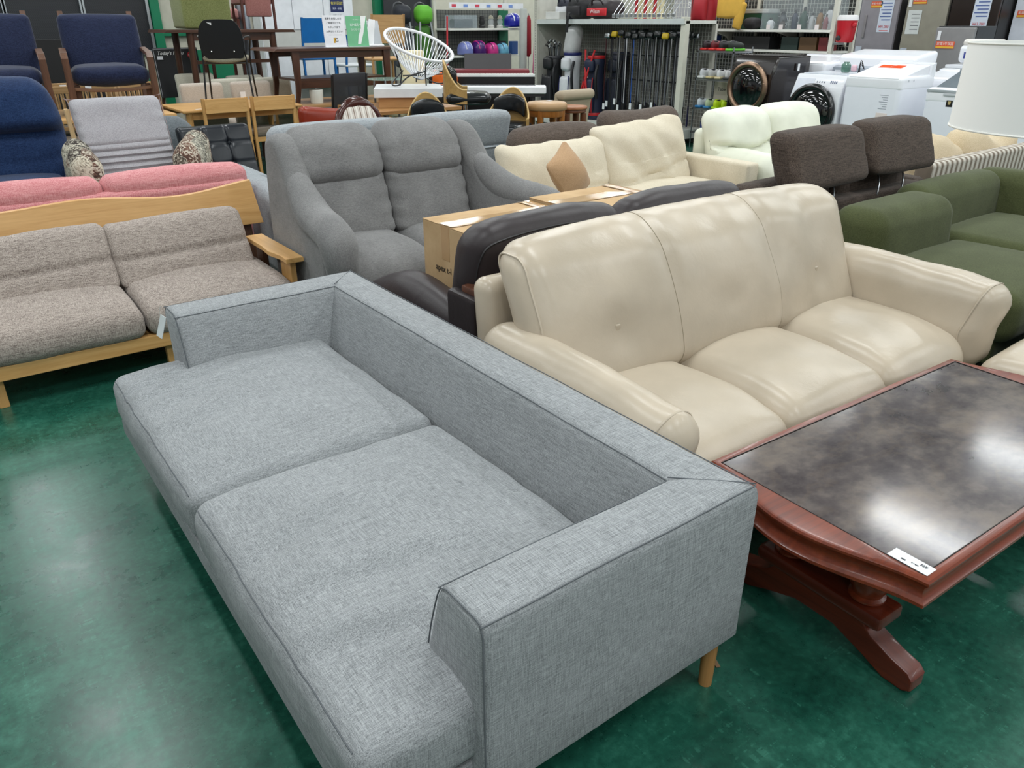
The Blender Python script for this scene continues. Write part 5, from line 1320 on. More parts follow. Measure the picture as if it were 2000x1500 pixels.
pk2 = thing('umbrella', 'dark red folded umbrella behind the pink one', 'umbrella', (8.51, 11.0, .7)); part('canopy', lathe([(.02, .3), (.05, .35), (.04, .85), (.015, .92)], 14), plain((150, 24, 40), .6), pk2); part('shaft', cyl((0, 0, 0), (0, 0, .95), .008), STL, pk2)
# child carriers on a wire panel
wp = thing('wire_display', 'white wire display panel behind the child carriers', 'panel', (6.85, 11.95, 0)); part('wire_grid', grid(-.55, .62, .1, 1.45, 0), WIRE, wp, 0, kind='stuff'); part('frame', bx(-.57, -.55, -.01, .01, 0, 1.5) + bx(.62, .64, -.01, .01, 0, 1.5) + bx(-.57, .64, -.01, .01, 1.44, 1.46), WIRE, wp)
def carrier(x, label, body, trim, mark):
    t = thing('child_carrier', label, 'carrier', (x, 11.7, .55), 0)
    part('frame', tube(arc([(-.15, 0, 0), (-.17, -.03, .5), (-.14, 0, 1.0), (-.08, .05, 1.22), (.08, .05, 1.22), (.14, 0, 1.0), (.17, -.03, .5), (.15, 0, 0)], 4), .014, 7), plain((60, 62, 66), .4), t)
    part('hood', soft(.28, .2, .24, .08, (4, 3, 3), 3, (.01, .02, .02)).tf((0, -.05, 1.08)), plain(trim, .6), t, 60)
    part('seat', soft(.25, .18, .62, .07, (4, 3, 6), 3, (.01, .02, .0), .01, 8, 2).tf((0, 0, .62)), plain(body, .7), t, 60)
    for s in (-1, 1): part('strap', tube(arc([(s * .09, -.1, 1.0), (s * .12, -.13, .7), (s * .08, -.1, .4)], 4), .014, 6), plain((160, 164, 168), .5), t)
    part('mark', prism([(-.04, -.03), (.04, -.03), (0, .03)], -.165, -.16, 'y').tf((0, 0, 1.06)), plain(mark, .5), t); part('foot', tube([(-.15, 0, 0), (-.13, -.1, -.53), (.13, -.1, -.53), (.15, 0, 0)], .012, 6), STL, t)
    return t
carrier(6.52, 'black and grey child carrier hanging left on the wire panel', (84, 88, 94), (24, 28, 38), (230, 230, 230)); carrier(6.90, 'black and lime green child carrier hanging right on the wire panel', (60, 110, 34), (96, 176, 44), (235, 240, 235))
single('dark_banner', bx(-.45, .45, -.01, .01, 1.2, 2.2), plain((52, 52, 56), .6), 'dark grey display board above the child carriers', 'board', (7.05, 12.4, 0)); single('shelf_pole', cyl((0, 0, 0), (0, 0, 2.4), .04), plain((130, 134, 140), .4), 'grey steel pole right of the child carriers', 'pole', (7.48, 12.3, 0)); single('red_pole', cyl((0, 0, 0), (.06, 0, 1.6), .014), plain((200, 50, 60), .4), 'thin red pole leaning by the helmet shelf', 'pole', (6.97, 11.15, 0))

# golf gondola: runs away from the camera along v, open to the left
gs = thing('golf_gondola', 'tall cream golf gondola with club rack and bag shelf', 'shelf', (8.35, 8.8, 0))
part('end_panel', bx(-.25, .35, 1.44, 1.50, 0, 2.4, .004), plain((212, 210, 200), .5), gs)
part('end_post', bx(-.27, -.22, 1.43, 1.51, 0, 2.4, .003), SHW, gs)
g = G()
for k in range(60): g += bx(-.272, -.268, 1.46, 1.475, .1 + k * .038, .12 + k * .038)
part('slots', g, plain((150, 148, 140), .6), gs, 0, kind='stuff')
part('front_post', bx(-.27, -.19, -1.58, -1.50, 0, 1.58, .004), plain((216, 214, 200), .45), gs); part('back_post', bx(.31, .35, -1.58, -1.52, 0, 1.54, .004), SHW, gs)
part('top_shelf', bx(-.28, .35, -1.58, 1.44, 1.50, 1.54, .004), SHB, gs); part('top_lip', bx(-.29, -.28, -1.56, 1.40, 1.495, 1.56), plain((214, 220, 218), .4), gs)
part('base_board', bx(-.30, .35, -1.5, 1.44, .08, .2, .004), SHB, gs); part('wire_back', grid(-1.5, 1.43, .2, 1.5, .33, .05, .0025, 'y'), WIRE, gs, 0, kind='stuff'); part('back_panel', bx(.345, .36, -1.5, 1.43, .0, 1.5), plain((136, 134, 126), .7), gs)
part('club_rail', bx(-.055, -.045, -1.48, -.04, 1.1, 1.115), BLK, gs); part('club_rail', bx(-.08, -.065, -1.48, -.04, .78, .80), BLK, gs); part('wire_top', grid(-1.1, .6, 1.54, 1.95, .28, .05, .0025, 'y'), WIRE, gs, 0, kind='stuff')
CLUBM = [metal((186, 188, 190), .35), plain((120, 122, 128), .35), plain((40, 42, 46), .3), plain((60, 20, 26), .3), plain((40, 84, 160), .3), plain((196, 196, 200), .3), plain((120, 96, 50), .4)]
def club(x, y, z, shaft, head, label, rx=0, ry=0, grip=(24, 24, 26)):
    t = thing('golf_club', label, 'club', (x, y, z), 0, 'golf clubs in the gondola rack'); t.rotation_euler = (rx, ry, 0)
    part('shaft', cyl((0, 0, .26), (0, 0, 1.14), .0065, .0085, 6), shaft, t, 60); part('grip', cyl((0, 0, 0), (0, 0, .27), .013, .01, 7), plain(grip, .7), t, 60)
    part('head', soft(.05, .108, .08, .024, (1, 1, 1), 2).tf((0, 0, 0), (0, .25, random.uniform(-.12, .12))).tf((-.01, -.03, 1.155 + random.uniform(-.03, .03))), head, t, 70)
    return t
ORD = 'first second third fourth fifth sixth seventh eighth ninth tenth eleventh twelfth thirteenth fourteenth fifteenth sixteenth seventeenth eighteenth nineteenth twentieth twenty-first twenty-second twenty-third twenty-fourth twenty-fifth twenty-sixth twenty-seventh twenty-eighth twenty-ninth thirtieth'.split()
HM = [plain((26, 28, 30), .25), plain((40, 42, 46), .25), metal((150, 154, 158), .25), plain((196, 166, 30), .35), plain((22, 36, 60), .3)]
SPEC = {3: (CLUBM[2], HM[3], 'golf club with a yellow headed driver at the far end of the rack'), 9: (CLUBM[5], HM[0], 'golf club with a white shaft and big black head mid rack'), 12: (CLUBM[4], HM[0], 'golf club with a bright blue shaft mid rack'), 0: (CLUBM[3], HM[2], 'golf club with a dark red shaft beside the navy carry bag')}
for i in range(30):
    y = 8.68 - i * .0455; sh, hd_, lb = SPEC.get(i, (CLUBM[i * 5 % 3], HM[(i * 7) % 5 if i % 4 == 0 else i * 3 % 3], '%s golf club from the red strapped bag in the front rows of the rack' % ORD[i]))
    club(8.10 + (i % 3) * .062 + (.02 if i % 3 == 2 else 0), y, .215, sh, hd_, lb, 0, 0)
for i in range(22):
    y = 8.55 - i * .0545; club(8.37 + (i % 3) * .085, y, .215, CLUBM[i % 3], HM[i % 3], '%s golf club from the bags in the back rows of the rack' % ORD[i], 0, 0, (30, 30, 70) if i % 5 == 0 else (24, 24, 26))
for i, y in enumerate((8.64, 8.58, 8.42, 8.35, 8.1, 7.7, 7.6, 7.9)):
    single('price_tag', bx(-.002, .002, -.022, .022, -.05, .03), plain((236, 238, 240), .5), 'white price tag hanging on the golf club grips, number %s from the far end' % ('one two three four five six seven eight'.split()[i]), 'tag', (8.065, y, .43 + (i % 3) * .04), group='tags on the golf clubs')
for i in range(14):                                            # irons lying heads out on the top shelf
    y = 8.6 - i * .085; t = thing('iron_club', '%s silver iron from the red sports bag on the gondola top' % ORD[i], 'club', (8.2, y, 1.60), 0, 'irons on the gondola top')
    part('head', soft(.02, .06, .05, .009, (1, 1, 1), 2).tf((-.06, 0, 0)), STL, t); part('shaft', cyl((-.05, .02, .01), (.25, .03, .32), .005, .006, 6), STL, t)
for i in range(9):
    single('boxed_club', bx(-.02, .02, -.022, .022, 0, .34, .003), plain((176, 30, 40) if i % 3 == 0 else (206, 196, 160), .5), '%s of the upright club boxes behind the irons, a %s one' % (ORD[i], 'red' if i % 3 == 0 else 'tan'), 'box', (8.56, 8.58 - i * .06, 1.542), group='club boxes on the gondola top')
# bags on top shelf
def duffel(label, y, w, h, c1, c2, x=8.32, word=None):
    t = thing('sports_bag', label, 'bag', (x, y, 1.572), 0)
    part('body', soft(.34, w, h, min(.1, h * .45), (4, 6, 4), 3, (.02, .02, .02), .015, 7, y).tf((0, 0, h / 2)), plain(c1, .6), t, 60)
    part('panel', soft(.02, w * .8, h * .45, .009, (1, 4, 3), 2, (.02, 0, 0)).tf((-.185, 0, h * .36)), plain(c2, .6), t, 60)
    part('handle', tube(arc([(-.16, -w * .25, h * .7), (-.2, -w * .15, h * 1.05), (-.2, w * .15, h * 1.05), (-.16, w * .25, h * .7)], 4), .014, 6), plain(c1, .6), t)
    if word: text(word, .07, plain((240, 236, 236), .5), t, (-.222, 0, h * .38), (PI / 2, 0, -PI / 2))
duffel('navy sports bag with white piping at the far end of the bag shelf', 9.9, .30, .28, (26, 30, 46), (210, 212, 216), 8.46); duffel('black holdall with hanging strap on the bag shelf', 9.46, .36, .28, (30, 29, 32), (44, 42, 46)); duffel('red and black sports bag with white lettering on the bag shelf', 8.95, .50, .22, (34, 24, 28), (206, 40, 50), word='Wilson')
single('white_carton', bx(-.07, .07, -.16, .16, 0, .1, .006), plain((232, 232, 228), .4), 'flat white carton lying on the bag shelf edge', 'box', (8.16, 9.88, 1.562)); single('bag_strap', tube(arc([(0, 0, .06), (-.03, 0, 0), (-.035, .01, -.2)], 4), .02, 6), BLK, 'black strap hanging down from the bag shelf', 'strap', (8.035, 9.42, 1.585))
# golf bags on the base
def golf_bag(label, x, y, c, trim, h=.95, hood=None, clubs=0, rx=0):
    t = thing('golf_bag', label, 'golf bag', (x, y, .208), 0)
    t.rotation_euler = (rx, 0, 0)
    part('barrel', lathe([(.12, 0), (.13, .05), (.115, .4), (.12, h - .1), (.13, h), (.12, h + .01)], 20).map(lambda a, b, z: (a, b * 1.0, z)), plain(c, .5), t, 60)
    part('pocket', soft(.1, .2, .46, .045, (2, 3, 5), 3, (.02, .01, 0)).tf((-.135, 0, .34)), plain(c, .45), t, 60); part('pocket', soft(.09, .17, .18, .04, (2, 3, 3), 3, (.015, .01, 0)).tf((-.13, 0, .74)), plain(c, .45), t, 60)
    for z in (h - .02, .05): part('rim', lathe([(.132, z), (.137, z + .01), (.137, z + .03), (.13, z + .04)], 20), plain(trim, .5), t)
    for s in (-1, 1): part('piping', tube(arc([(-.155, s * .1, .1), (-.175, s * .11, .35), (-.155, s * .1, .58)], 4), .007, 6), plain(trim, .5), t)
    part('strap', tube(arc([(-.08, -.12, h - .1), (-.16, -.17, .6), (-.1, -.14, .3)], 5), .022, 6), plain((36, 36, 40), .6), t)
    if hood: part('hood', soft(.22, .24, .42, .09, (4, 4, 6), 3, (.01, .01, .0), .01, 6, 2, lambda a, b, z: (a, b - z * .2, z)).tf((0, 0, h + .18)), plain(hood, .4), t, 60)
    for k in range(clubs):
        a = k * 2.4; rr = .07 * math.sqrt((k + 1) / clubs); cx, cy = rr * math.cos(a), rr * math.sin(a); part('club', tube([(cx, cy, h - .05), (cx * 1.6, cy * 1.6, h + .12 + .03 * (k % 4)), (cx * 1.6 - .05, cy * 1.6, h + .15 + .03 * (k % 4))], [.008, .008, .022], 6), STL if k % 3 else BLK, t)
    return t
golf_bag('black golf bag full of irons by the gondola end panel', 8.22, 9.96, (34, 35, 38), (60, 60, 64), .82, None, 12); golf_bag('white golf bag with navy piping and raised rain hood', 8.22, 9.53, (226, 228, 232), (26, 34, 96), .88, (206, 206, 206), 0, 0); golf_bag('grey white stand bag behind the white golf bag', 8.54, 9.34, (196, 198, 196), (60, 62, 66), .88); golf_bag('navy carry bag with crossed red straps', 8.24, 9.02, (36, 42, 66), (196, 36, 40), .85); 
t = SC.objects['golf_bag.003']; RS = plain((206, 40, 44), .6)
for P in ([(-.13, .1, .95), (-.2, .0, .55), (-.2, -.06, .3)], [(-.13, -.1, .95), (-.2, .0, .55), (-.2, .06, .25)], [(-.2, .0, .55), (-.21, .08, .4), (-.19, .05, .1)]): part('red_strap', tube(arc([(a, b, c) for a, b, c in P], 4), .014, 6), RS, t)
golf_bag('slim dark navy club case right of the red strapped bag', 8.54, 8.84, (40, 44, 58), (60, 64, 80), .9)

# outdoor goods shelf behind the washing machines
os_ = thing('outdoor_shelf', 'cream wire backed shelf of outdoor goods behind the washing machines', 'shelf', (9.85, 7.35, 0))
for y in (-1.22, -.45, .3, 1.2): part('upright', bx(.2, .25, y - .025, y + .025, 0, 2.3, .003), SHW, os_)
part('front_upright', bx(-.25, -.2, -1.24, -1.18, 0, 2.3, .003), SHW, os_)
for z in (.3, .8, 1.15, 1.40): part('shelf_board', bx(-.27, .22, -1.2, 1.2, z, z + .03, .004), SHB, os_)
part('wire_back', grid(-1.2, 1.2, .1, 2.0, .21, .05, .0025, 'y'), WIRE, os_, 0, kind='stuff'); part('back_panel', bx(.24, .26, -1.22, 1.22, 0, 2.0), plain((70, 72, 70), .7), os_)
for y in (.72, -.38, -1.15): part('bracket', prism([(-.26, 1.40), (.2, 1.40), (.2, 1.22), (.08, 1.33), (-.1, 1.37)], y - .012, y + .012, 'y'), SHW, os_)
part('glass_case', bx(-.26, .18, -1.12, -.12, 1.431, 2.0, .002), glass((215, 225, 228), .16), os_)
RB = plain((164, 22, 36), .6)
rb = thing('red_bag', 'deep red golf bag hanging over the outdoor shelf', 'bag', (9.55, 8.22, 1.44), 0)
part('body', soft(.26, .36, .62, .12, (4, 5, 6), 3, (.02, .02, .01), .015, 6, 3).tf((0, 0, .31)), RB, rb, 60); part('pocket', soft(.08, .24, .3, .035, (2, 3, 4), 2, (.03, 0, 0)).tf((-.14, -.05, .24)), RB, rb, 60)
for s in (-1, 1): part('zip', tube(arc([(-.15, s * .06, .05), (-.175, s * .06, .3), (-.15, s * .06, .55)], 4), .006, 5), plain((60, 10, 18), .5), rb)
text('B', .12, plain((238, 236, 236), .5), rb, (-.175, .13, .30), (PI / 2, 0, -PI / 2), shear=.2)
ys = thing('yellow_shirt', 'yellow short sleeved shirt hanging on the outdoor shelf', 'shirt', (9.52, 7.72, 1.44), 0)
part('body', soft(.08, .44, .5, .035, (2, 6, 6), 2, (.02, 0, 0), .012, 7, 4).tf((0, 0, .38)), plain((222, 176, 74), .8), ys, 60); part('sleeve', soft(.07, .13, .34, .03, (2, 2, 4), 2, (.01, 0, 0), .01, 7, 2).tf((0, -.17, .16), (.2, 0, 0)), plain((214, 168, 66), .8), ys, 60)
single('green_crate', bx(-.12, .12, -.22, .22, 0, .2, .01), plain((26, 74, 54), .5), 'dark green storage crate on the outdoor shelf', 'crate', (9.91, 7.50, 1.432)); single('grey_tray', bx(-.13, .13, -.23, .23, 0, .05, .008), plain((190, 192, 190), .4), 'grey tray lying on the dark green crate', 'tray', (9.91, 7.50, 1.633)); single('cap', soft(.22, .2, .11, .05, (3, 3, 2), 3, (0, 0, .02)).tf((0, 0, .055)), plain((34, 30, 32), .7), 'black cap on the front edge of the outdoor shelf', 'cap', (9.66, 7.42, 1.452), smooth=60)
BT = [((60, 64, 70), .09, .22), ((26, 32, 60), .07, .24), ((22, 60, 46), .082, .27), ((170, 172, 174), .06, .2), ((130, 92, 44), .07, .24), ((190, 192, 194), .09, .28), ((120, 62, 66), .05, .18), ((200, 204, 208), .08, .14), ((52, 40, 36), .06, .12)]
NMB = ['dark grey camping lantern', 'navy bottle', 'dark green fuel lantern', 'silver flask', 'amber brown bottle', 'large clear jug', 'maroon tin', 'silver mess pot', 'dark brown mug']
YB = [7.05, 6.862, 6.726, 6.597, 6.482, 6.35, 6.30, 7.14, 6.94]
for (c, r, h), nm, y in zip(BT, NMB, YB):
    t = thing(nm.split()[-1], nm + ' in the glass case of the outdoor shelf', nm.split()[-1], (9.82 if h > .19 else 9.68, y, 1.4345), 0); r *= .62
    part('body', lathe([(r * .8, 0), (r, .015), (r, h * .6), (r * .6, h * .75), (r * .35, h * .82)], 16), plain(c, .35), t, 50); part('cap', lathe([(r * .38, h * .82), (r * .4, h * .95), (r * .2, h)], 12), plain((40, 40, 44), .4), t); part('handle', tube(arc([(0, -r, h * .3), (0, -r * 1.5, h * .45), (0, -r, h * .65)], 4), .006, 6), STL, t)
for k, y in enumerate((7.1, 6.9, 6.62, 6.36)): single('price_card', bx(-.001, .001, -.03, .03, 0, .06), plain((236, 226, 224), .5), 'small pink white price card, %s on the glass case edge' % ('first second third fourth'.split()[k]), 'card', (9.585, y, 1.4315), group='price cards on the outdoor shelf')
for k, (y, c, w, nm) in enumerate(((8.25, (34, 62, 130), .2, 'blue box'), (6.80, (26, 44, 40), .26, 'dark green box'), (6.52, (84, 60, 34), .26, 'brown box'), (6.30, (100, 26, 30), .12, 'dark red box'), (7.42, (24, 24, 26), .6, 'long black case'))):
    single('storage_box', bx(-.12, .12, -w / 2, w / 2, 0, .16, .006), plain(c, .5), nm + ' on the second level of the outdoor shelf', 'box', (9.8, y, 1.182))
ck = thing('drink_cooler', 'red and white drink cooler jug hung at the shelf end', 'cooler', (9.6, 5.95, 1.29), 0)
part('body', lathe([(.09, 0), (.105, .03), (.12, .24), (.12, .25)], 24), plain((178, 20, 34), .35), ck, 50); part('lid', lathe([(.125, .25), (.128, .265), (.12, .30), (.1, .31)], 24), plain((238, 236, 236), .35), ck, 50); part('spigot', lathe([(.03, 0), (.03, .02), (.015, .03)], 12).tf((0, 0, 0), (0, -PI / 2, 0)).tf((-.1, .02, .05)), BLK, ck); part('grip', soft(.06, .05, .05, .02, (1, 1, 1), 2).tf((-.04, -.125, .2)), plain((178, 20, 34), .35), ck, 60)
part('hook_plate', bx(.0, .10,   .06, .159, -.03, .0, .004), STL, ck)

# wire rack with shoes
wr = thing('wire_rack', 'chrome wire rack of sports shoes left of the dark washing machine', 'rack', (8.5, 6.90, 0))
for x in (-.18, .18):
    for y in (-.28, .28): part('post', cyl((x, y, 0), (x, y, 1.24), .009, n=8), STL, wr)
for z in (.2, .50, .86, 1.19):
    g = bx(-.19, -.175, -.29, .29, z - .02, z) + bx(.175, .19, -.29, .29, z - .02, z) + bx(-.19, .19, -.29, -.275, z - .02, z) + bx(-.19, .19, .275, .29, z - .02, z)
    for k in range(12): g += bx(-.18, .18, -.27 + k * .049, -.266 + k * .049, z - .006, z - .001)
    part('wire_shelf', g, STL, wr, 0)
part('wire_side', grid(-.28, .28, .2, 1.19, .185, .05, .002, 'y'), STL, wr, 0, kind='stuff')
def shoe(x, y, z, up, sole, label, rz=90):
    t = thing('sneaker', label, 'shoe', (x, y, z), rz, 'sports shoes on the wire rack')
    def fn(a, b, c):
        f = (b + .13) / .26; 
        return (a * (1 - .25 * (f - .35) ** 2 * 3), b, c * (.55 + .6 * f if c > 0 else 1))
    part('upper', soft(.09, .27, .10, .042, (2, 8, 3), 3, (.004, 0, .01), 0, 1, 0, fn).tf((0, 0, .06)), plain(up, .5), t, 60); part('sole', soft(.095, .285, .03, .013, (2, 6, 1), 2).tf((0, 0, .016)), plain(sole, .5), t, 60)
    part('collar', lathe([(.03, .095), (.034, .11), (.026, .115)], 14).map(lambda a, b, c: (a, b * 1.4 + .07, c + .0)), plain((40, 40, 44), .7), t); part('laces', bx(-.02, .02, -.05, .02, .085, .098, .004), plain((236, 238, 240), .6), t)
    return t
SP = [(8.42, 7.27, 1.191, (40, 22, 26), (200, 40, 36), 'black cleat with red sole at the left of the top rack'), (8.44, 7.12, 1.191, (104, 20, 28), (206, 44, 38), 'dark red cleat in the middle of the top rack'), (8.42, 6.98, 1.191, (34, 30, 34), (210, 50, 40), 'black cleat with red sole right of the dark red one'), (8.44, 6.82, 1.191, (26, 34, 26), (96, 186, 40), 'black cleat with lime sole at the right of the top rack'),
      (8.42, 7.25, .861, (216, 218, 222), (232, 232, 230), 'white running shoe at the left of the middle rack'), (8.42, 7.12, .861, (198, 198, 196), (206, 190, 140), 'off white shoe in the middle of the middle rack'), (8.42, 6.98, .861, (222, 222, 222), (206, 190, 150), 'white leather sneaker near the right of the middle rack'), (8.42, 6.84, .861, (214, 212, 212), (60, 60, 62), 'white sneaker at the right of the middle rack'),
      (8.42, 7.24, .501, (206, 214, 220), (40, 120, 176), 'white running shoe with blue sole on the lower rack'), (8.42, 7.10, .501, (190, 206, 170), (60, 130, 180), 'pale running shoe with blue sole on the lower rack'), (8.42, 6.94, .501, (196, 226, 20), (170, 210, 10), 'neon yellow sports shoe on the lower rack'), (8.42, 6.80, .501, (186, 220, 16), (160, 200, 10), 'second neon yellow shoe at the right of the lower rack')]
for i, a in enumerate(SP): shoe(8.44, 7.10 - (i % 4) * .135, a[2] + .003, *a[3:5], a[5], 90 + random.uniform(-4, 4))
cb2 = thing('printed_carton', 'beige carton with black lettering behind the shoes', 'box', (8.635, 6.90, .503)); part('carton', bx(-.03, .03, -.2, .2, 0, .31, .004), plain((196, 188, 172), .6), cb2); text('Table', .06, plain((44, 44, 44), .6), cb2, (-.032, .07, .22), (PI / 2, 0, -PI / 2)); part('green_stripe', bx(-.032, -.03, -.2, -.15, 0, .31), plain((60, 140, 150), .5), cb2)
single('shoe_box', bx(-.1, .1, -.2, .2, 0, .13, .004), plain((40, 70, 140), .5), 'blue shoe box on the lowest level of the wire rack', 'box', (8.5, 6.9, .202))
# ------------------------------------------------------------------ white goods
WG = plain((238, 240, 248), .28, 0, .5, 0, .01); WG2 = plain((245, 246, 251), .2, 0, .5, .3, .01); GRYP = plain((150, 158, 168), .35); BLKG = plain((10, 10, 12), .06, 0, .6, .5, .0); PRT = plain((120, 124, 136), .6)
STK = plain((234, 96, 60), .5); INKW = plain((248, 240, 236), .5); YEL = plain((240, 190, 60), .5)
def drum_washer(label, x, y, w, d, h, bodym, ringm, tall, ring_r, zc, dark=False):
    t = thing('drum_washer', label, 'washing machine', (x, y, 0))
    # faces -X : front at local x=0
    slope = [(0, 0.04), (0, h * .78), (.10, h), (d, h), (d, .04)]
    part('cabinet', prism(slope, -w / 2, w / 2, 'y', .03), bodym, t, 40); part('plinth', bx(.03, d - .03, -w / 2 + .03, w / 2 - .03, 0, .05), plain((60, 60, 64), .6), t)
    def at(r, n=40): return [(-.03, r * math.cos(2 * PI * k / n), zc + r * math.sin(2 * PI * k / n)) for k in range(n)]
    dr = part('door_ring', tube(at(ring_r), .036, 10, True), ringm, t, 70)
    part('door_glass', lathe([(ring_r - .01, 0), (ring_r - .03, .03), (ring_r * .6, .06), (.02, .075)], 36).tf((0, 0, 0), (0, -PI / 2, 0)).tf((-.02, 0, zc)), BLKG, dr, 60)
    part('door_handle', soft(.03, .03, .14, .012, (1, 1, 3), 2).tf((-.055, -ring_r, zc)), ringm, dr, 60)
    sx = math.atan2(.10, h * .22)
    def sl(yy0, yy1, f0, f1, m, nm, th=.003): return part(nm, prism([(.10 * f0 - th, h * .78 + h * .22 * f0), (.10 * f1 - th, h * .78 + h * .22 * f1), (.10 * f1 + .004, h * .78 + h * .22 * f1), (.10 * f0 + .004, h * .78 + h * .22 * f0)], yy0, yy1, 'y'), m, t)
    if dark: sl(-w / 2 + .04, -.06, .25, .75, plain((52, 48, 48), .3), 'control_panel'); part('top_lid', bx(.14, d - .06, -w / 2 + .04, w / 2 - .04, h, h + .012, .005), plain((50, 44, 42), .25), t)
    else:
        sl(.06, w / 2 - .03, .2, .8, plain((214, 218, 228), .3), 'detergent_drawer')
        for k in range(4): sl(.02 - k * .03, .03 - k * .03, .62, .7, PRT, 'button')
        for k in range(4): sl(-.15 - k * .022, -.137 - k * .022, .62, .74, plain((90, 100, 130), .4), 'digit')
        part('top_lid', bx(.14, d - .06, -w / 2 + .05, w / 2 - .05, h, h + .01, .004), plain((200, 206, 214), .3), t)
    return t
drum_washer('dark brown front loading washer with bronze door ring', 8.05, 6.13, .62, .72, 1.16, plain((30, 23, 22), .16, 0, .6, .4), metal((150, 124, 104), .35), 1, .25, .82, True)
tg = bx(-.012, -.01, -.02, .02, -.05, .03); single('price_label', tg, plain((238, 240, 244), .5), 'white price label on the dark washer side', 'label', (8.50, 5.806, 1.05), 90)
drum_washer('white front loading washer with large black round door', 8.05, 5.245, .62, .66, 1.0, WG2, plain((16, 16, 18), .2, 0, .6, .4), 1, .262, .62)
def top_loader(label, x, y, w, d, h, lid, grey=False, rise=.06):
    t = thing('top_loader', label, 'washing machine', (x, y, 0))
    part('cabinet', soft(d, w, h - .14, .05, (4, 4, 4), 4).tf((d / 2, 0, (h - .14) / 2 + .03)), WG, t, 60); part('base', bx(.03, d - .03, -w / 2 + .03, w / 2 - .03, 0, .06), plain((120, 124, 130), .6), t)
    part('top_collar', soft(d + .006, w + .006, .15, .045, (4, 4, 1), 4).tf((d / 2, 0, h - .11)), WG2, t, 60)
    poly = [(-.0, h - .055), (d * .12, h - .045), (d * .8, h - .04 + rise * .8), (d * .97, h - .04 + rise), (d * .97, h - .05), (0, h - .075)]
    part('lid', prism(poly, -w / 2 + .035, w / 2 - .035, 'y', .008), lid, t, 40)
    part('rear_console', prism([(d * .86, h - .06), (d * .86, h - .03 + rise * .86), (d * .99, h - .03 + rise), (d, h - .06)], -w / 2 + .01, w / 2 - .01, 'y', .012), WG2 if not grey else GRYP, t, 40)
    return t
tl = top_loader('white top loading washer with orange warranty sticker on its lid', 8.05, 4.59, .62, .66, 1.06, WG2, False, .11)
stz = lambda x: 1.06 - .045 + (.11 * .8 + .005) * (x - .079) / (.528 - .079) + .0012
stk = part('sticker', prism([(.40, stz(.40)), (.50, stz(.50)), (.50, stz(.50) + .002), (.40, stz(.40) + .002)], -.06, .20, 'y'), plain((236, 84, 40), .9, 0, .1), tl)
text('1年保証', .05, INKW, stk, (.45, .07, stz(.45) + .0026), (0, -math.atan(.207), -PI / 2))
for k in range(7): part('print_line', bx(-.002, .001, -.20, -.11 - .02 * (k % 3), .84 - k * .022, .846 - k * .022), plain((176, 180, 190), .6), tl)
part('energy_label', bx(-.002, .001, -.22, -.10, .62, .67), plain((236, 222, 216), .5), tl)
for k in range(2): part('hinge_mark', bx(.12 + k * .1, .135 + k * .1, -.314, -.311, .97, .99), plain((190, 194, 200), .5), tl)
sh = top_loader('white top loading washer with smoked glass lid behind the lampshade', 8.05, 3.72, .60, .66, .98, plain((92, 102, 110), .2, 0, .4, .1), True, .17)
part('lid_rim', bx(-.012, .02, -.29, .29, .905, .93, .006), plain((176, 182, 186), .25), sh); part('lid_handle', bx(-.016, -.01, -.10, .12, .88, .90, .002), plain((206, 210, 214), .3), sh)
part('badge', bx(-.003, .001, .02, .08, .78, .84, .001), plain((24, 22, 22), .4), sh); part('badge_mark', prism([(.04, .80), (.06, .80), (.065, .83), (.035, .83)], -.0, .001, 'y').tf((0, 0, 0), (0, 0, -PI / 2)).tf((-.0045, .10, 0)), plain((196, 176, 120), .4), sh)
st1 = part('sticker', bx(-.05, .05, -.05, .2, 0, .002).tf((0, 0, 0), (0, -.30, 0)).tf((.46, 0, 1.068)), plain((236, 240, 250), .4), sh); part('sticker_print', bx(-.04, .04, -.04, .09, .002, .003).tf((0, 0, 0), (0, -.30, 0)).tf((.46, 0, 1.068)), plain((70, 84, 160), .5), sh)
w4 = top_loader('white washer at the right edge below the lampshade', 8.05, 3.05, .58, .62, .97, WG2)
# second row
sr = top_loader('white washer in the second row, left one with flat lid', 8.86, 6.0, .64, .6, 1.13, WG2)
sr2 = thing('large_washer', 'large white washer in the second row with grey control band', 'washing machine', (8.95, 5.17, 0))
part('cabinet', soft(.62, .95, 1.02, .05, (4, 4, 4), 4).tf((.31, 0, .54)), WG, sr2, 60); part('lid', soft(.5, .93, .14, .04, (4, 4, 1), 4, fn=lambda a, b, c: (a, b, c + .12 * a)).tf((.34, 0, 1.13)), WG2, sr2, 60); part('control_band', prism([(-.02, .92), (-.012, 1.04), (.06, 1.06), (.06, .92)], -.46, .46, 'y', .006), GRYP, sr2)
part('band_label', bx(-.024, -.018, .30, .42, .96, 1.01, .002), plain((226, 230, 238), .4), sr2); part('band_window', bx(-.028, -.024, .32, .40, .975, .995), plain((70, 76, 90), .3), sr2)
for k in range(4): part('button', bx(-.022, -.016, -.2 + k * .1, -.15 + k * .1, .965, .985, .002), plain((190, 196, 204), .4), sr2)
sr3 = top_loader('white washer in the second row behind the smoked lid washer', 8.95, 4.34, .60, .6, 1.02, WG2)
jar = thing('potted_bundle', 'green glass jar with pink ornament and black cables on the white drum washer', 'ornament', (8.45, 5.16, 1.0145)); part('jar', lathe([(.04, 0), (.05, .02), (.05, .08), (.03, .1), (.03, .11)], 14), glass((60, 120, 96), .6), jar); part('ornament', soft(.06, .06, .07, .025, (2, 2, 2), 3).tf((-.02, -.11, .05)), plain((226, 190, 200), .5), jar, 60)
for k in range(3): part('cable', tube(arc([(.02, -.16 + .01 * k, 0), (-.02, -.18, .09 + .02 * k), (.03, -.2, .04)], 5), .004, 5), BLK, jar)
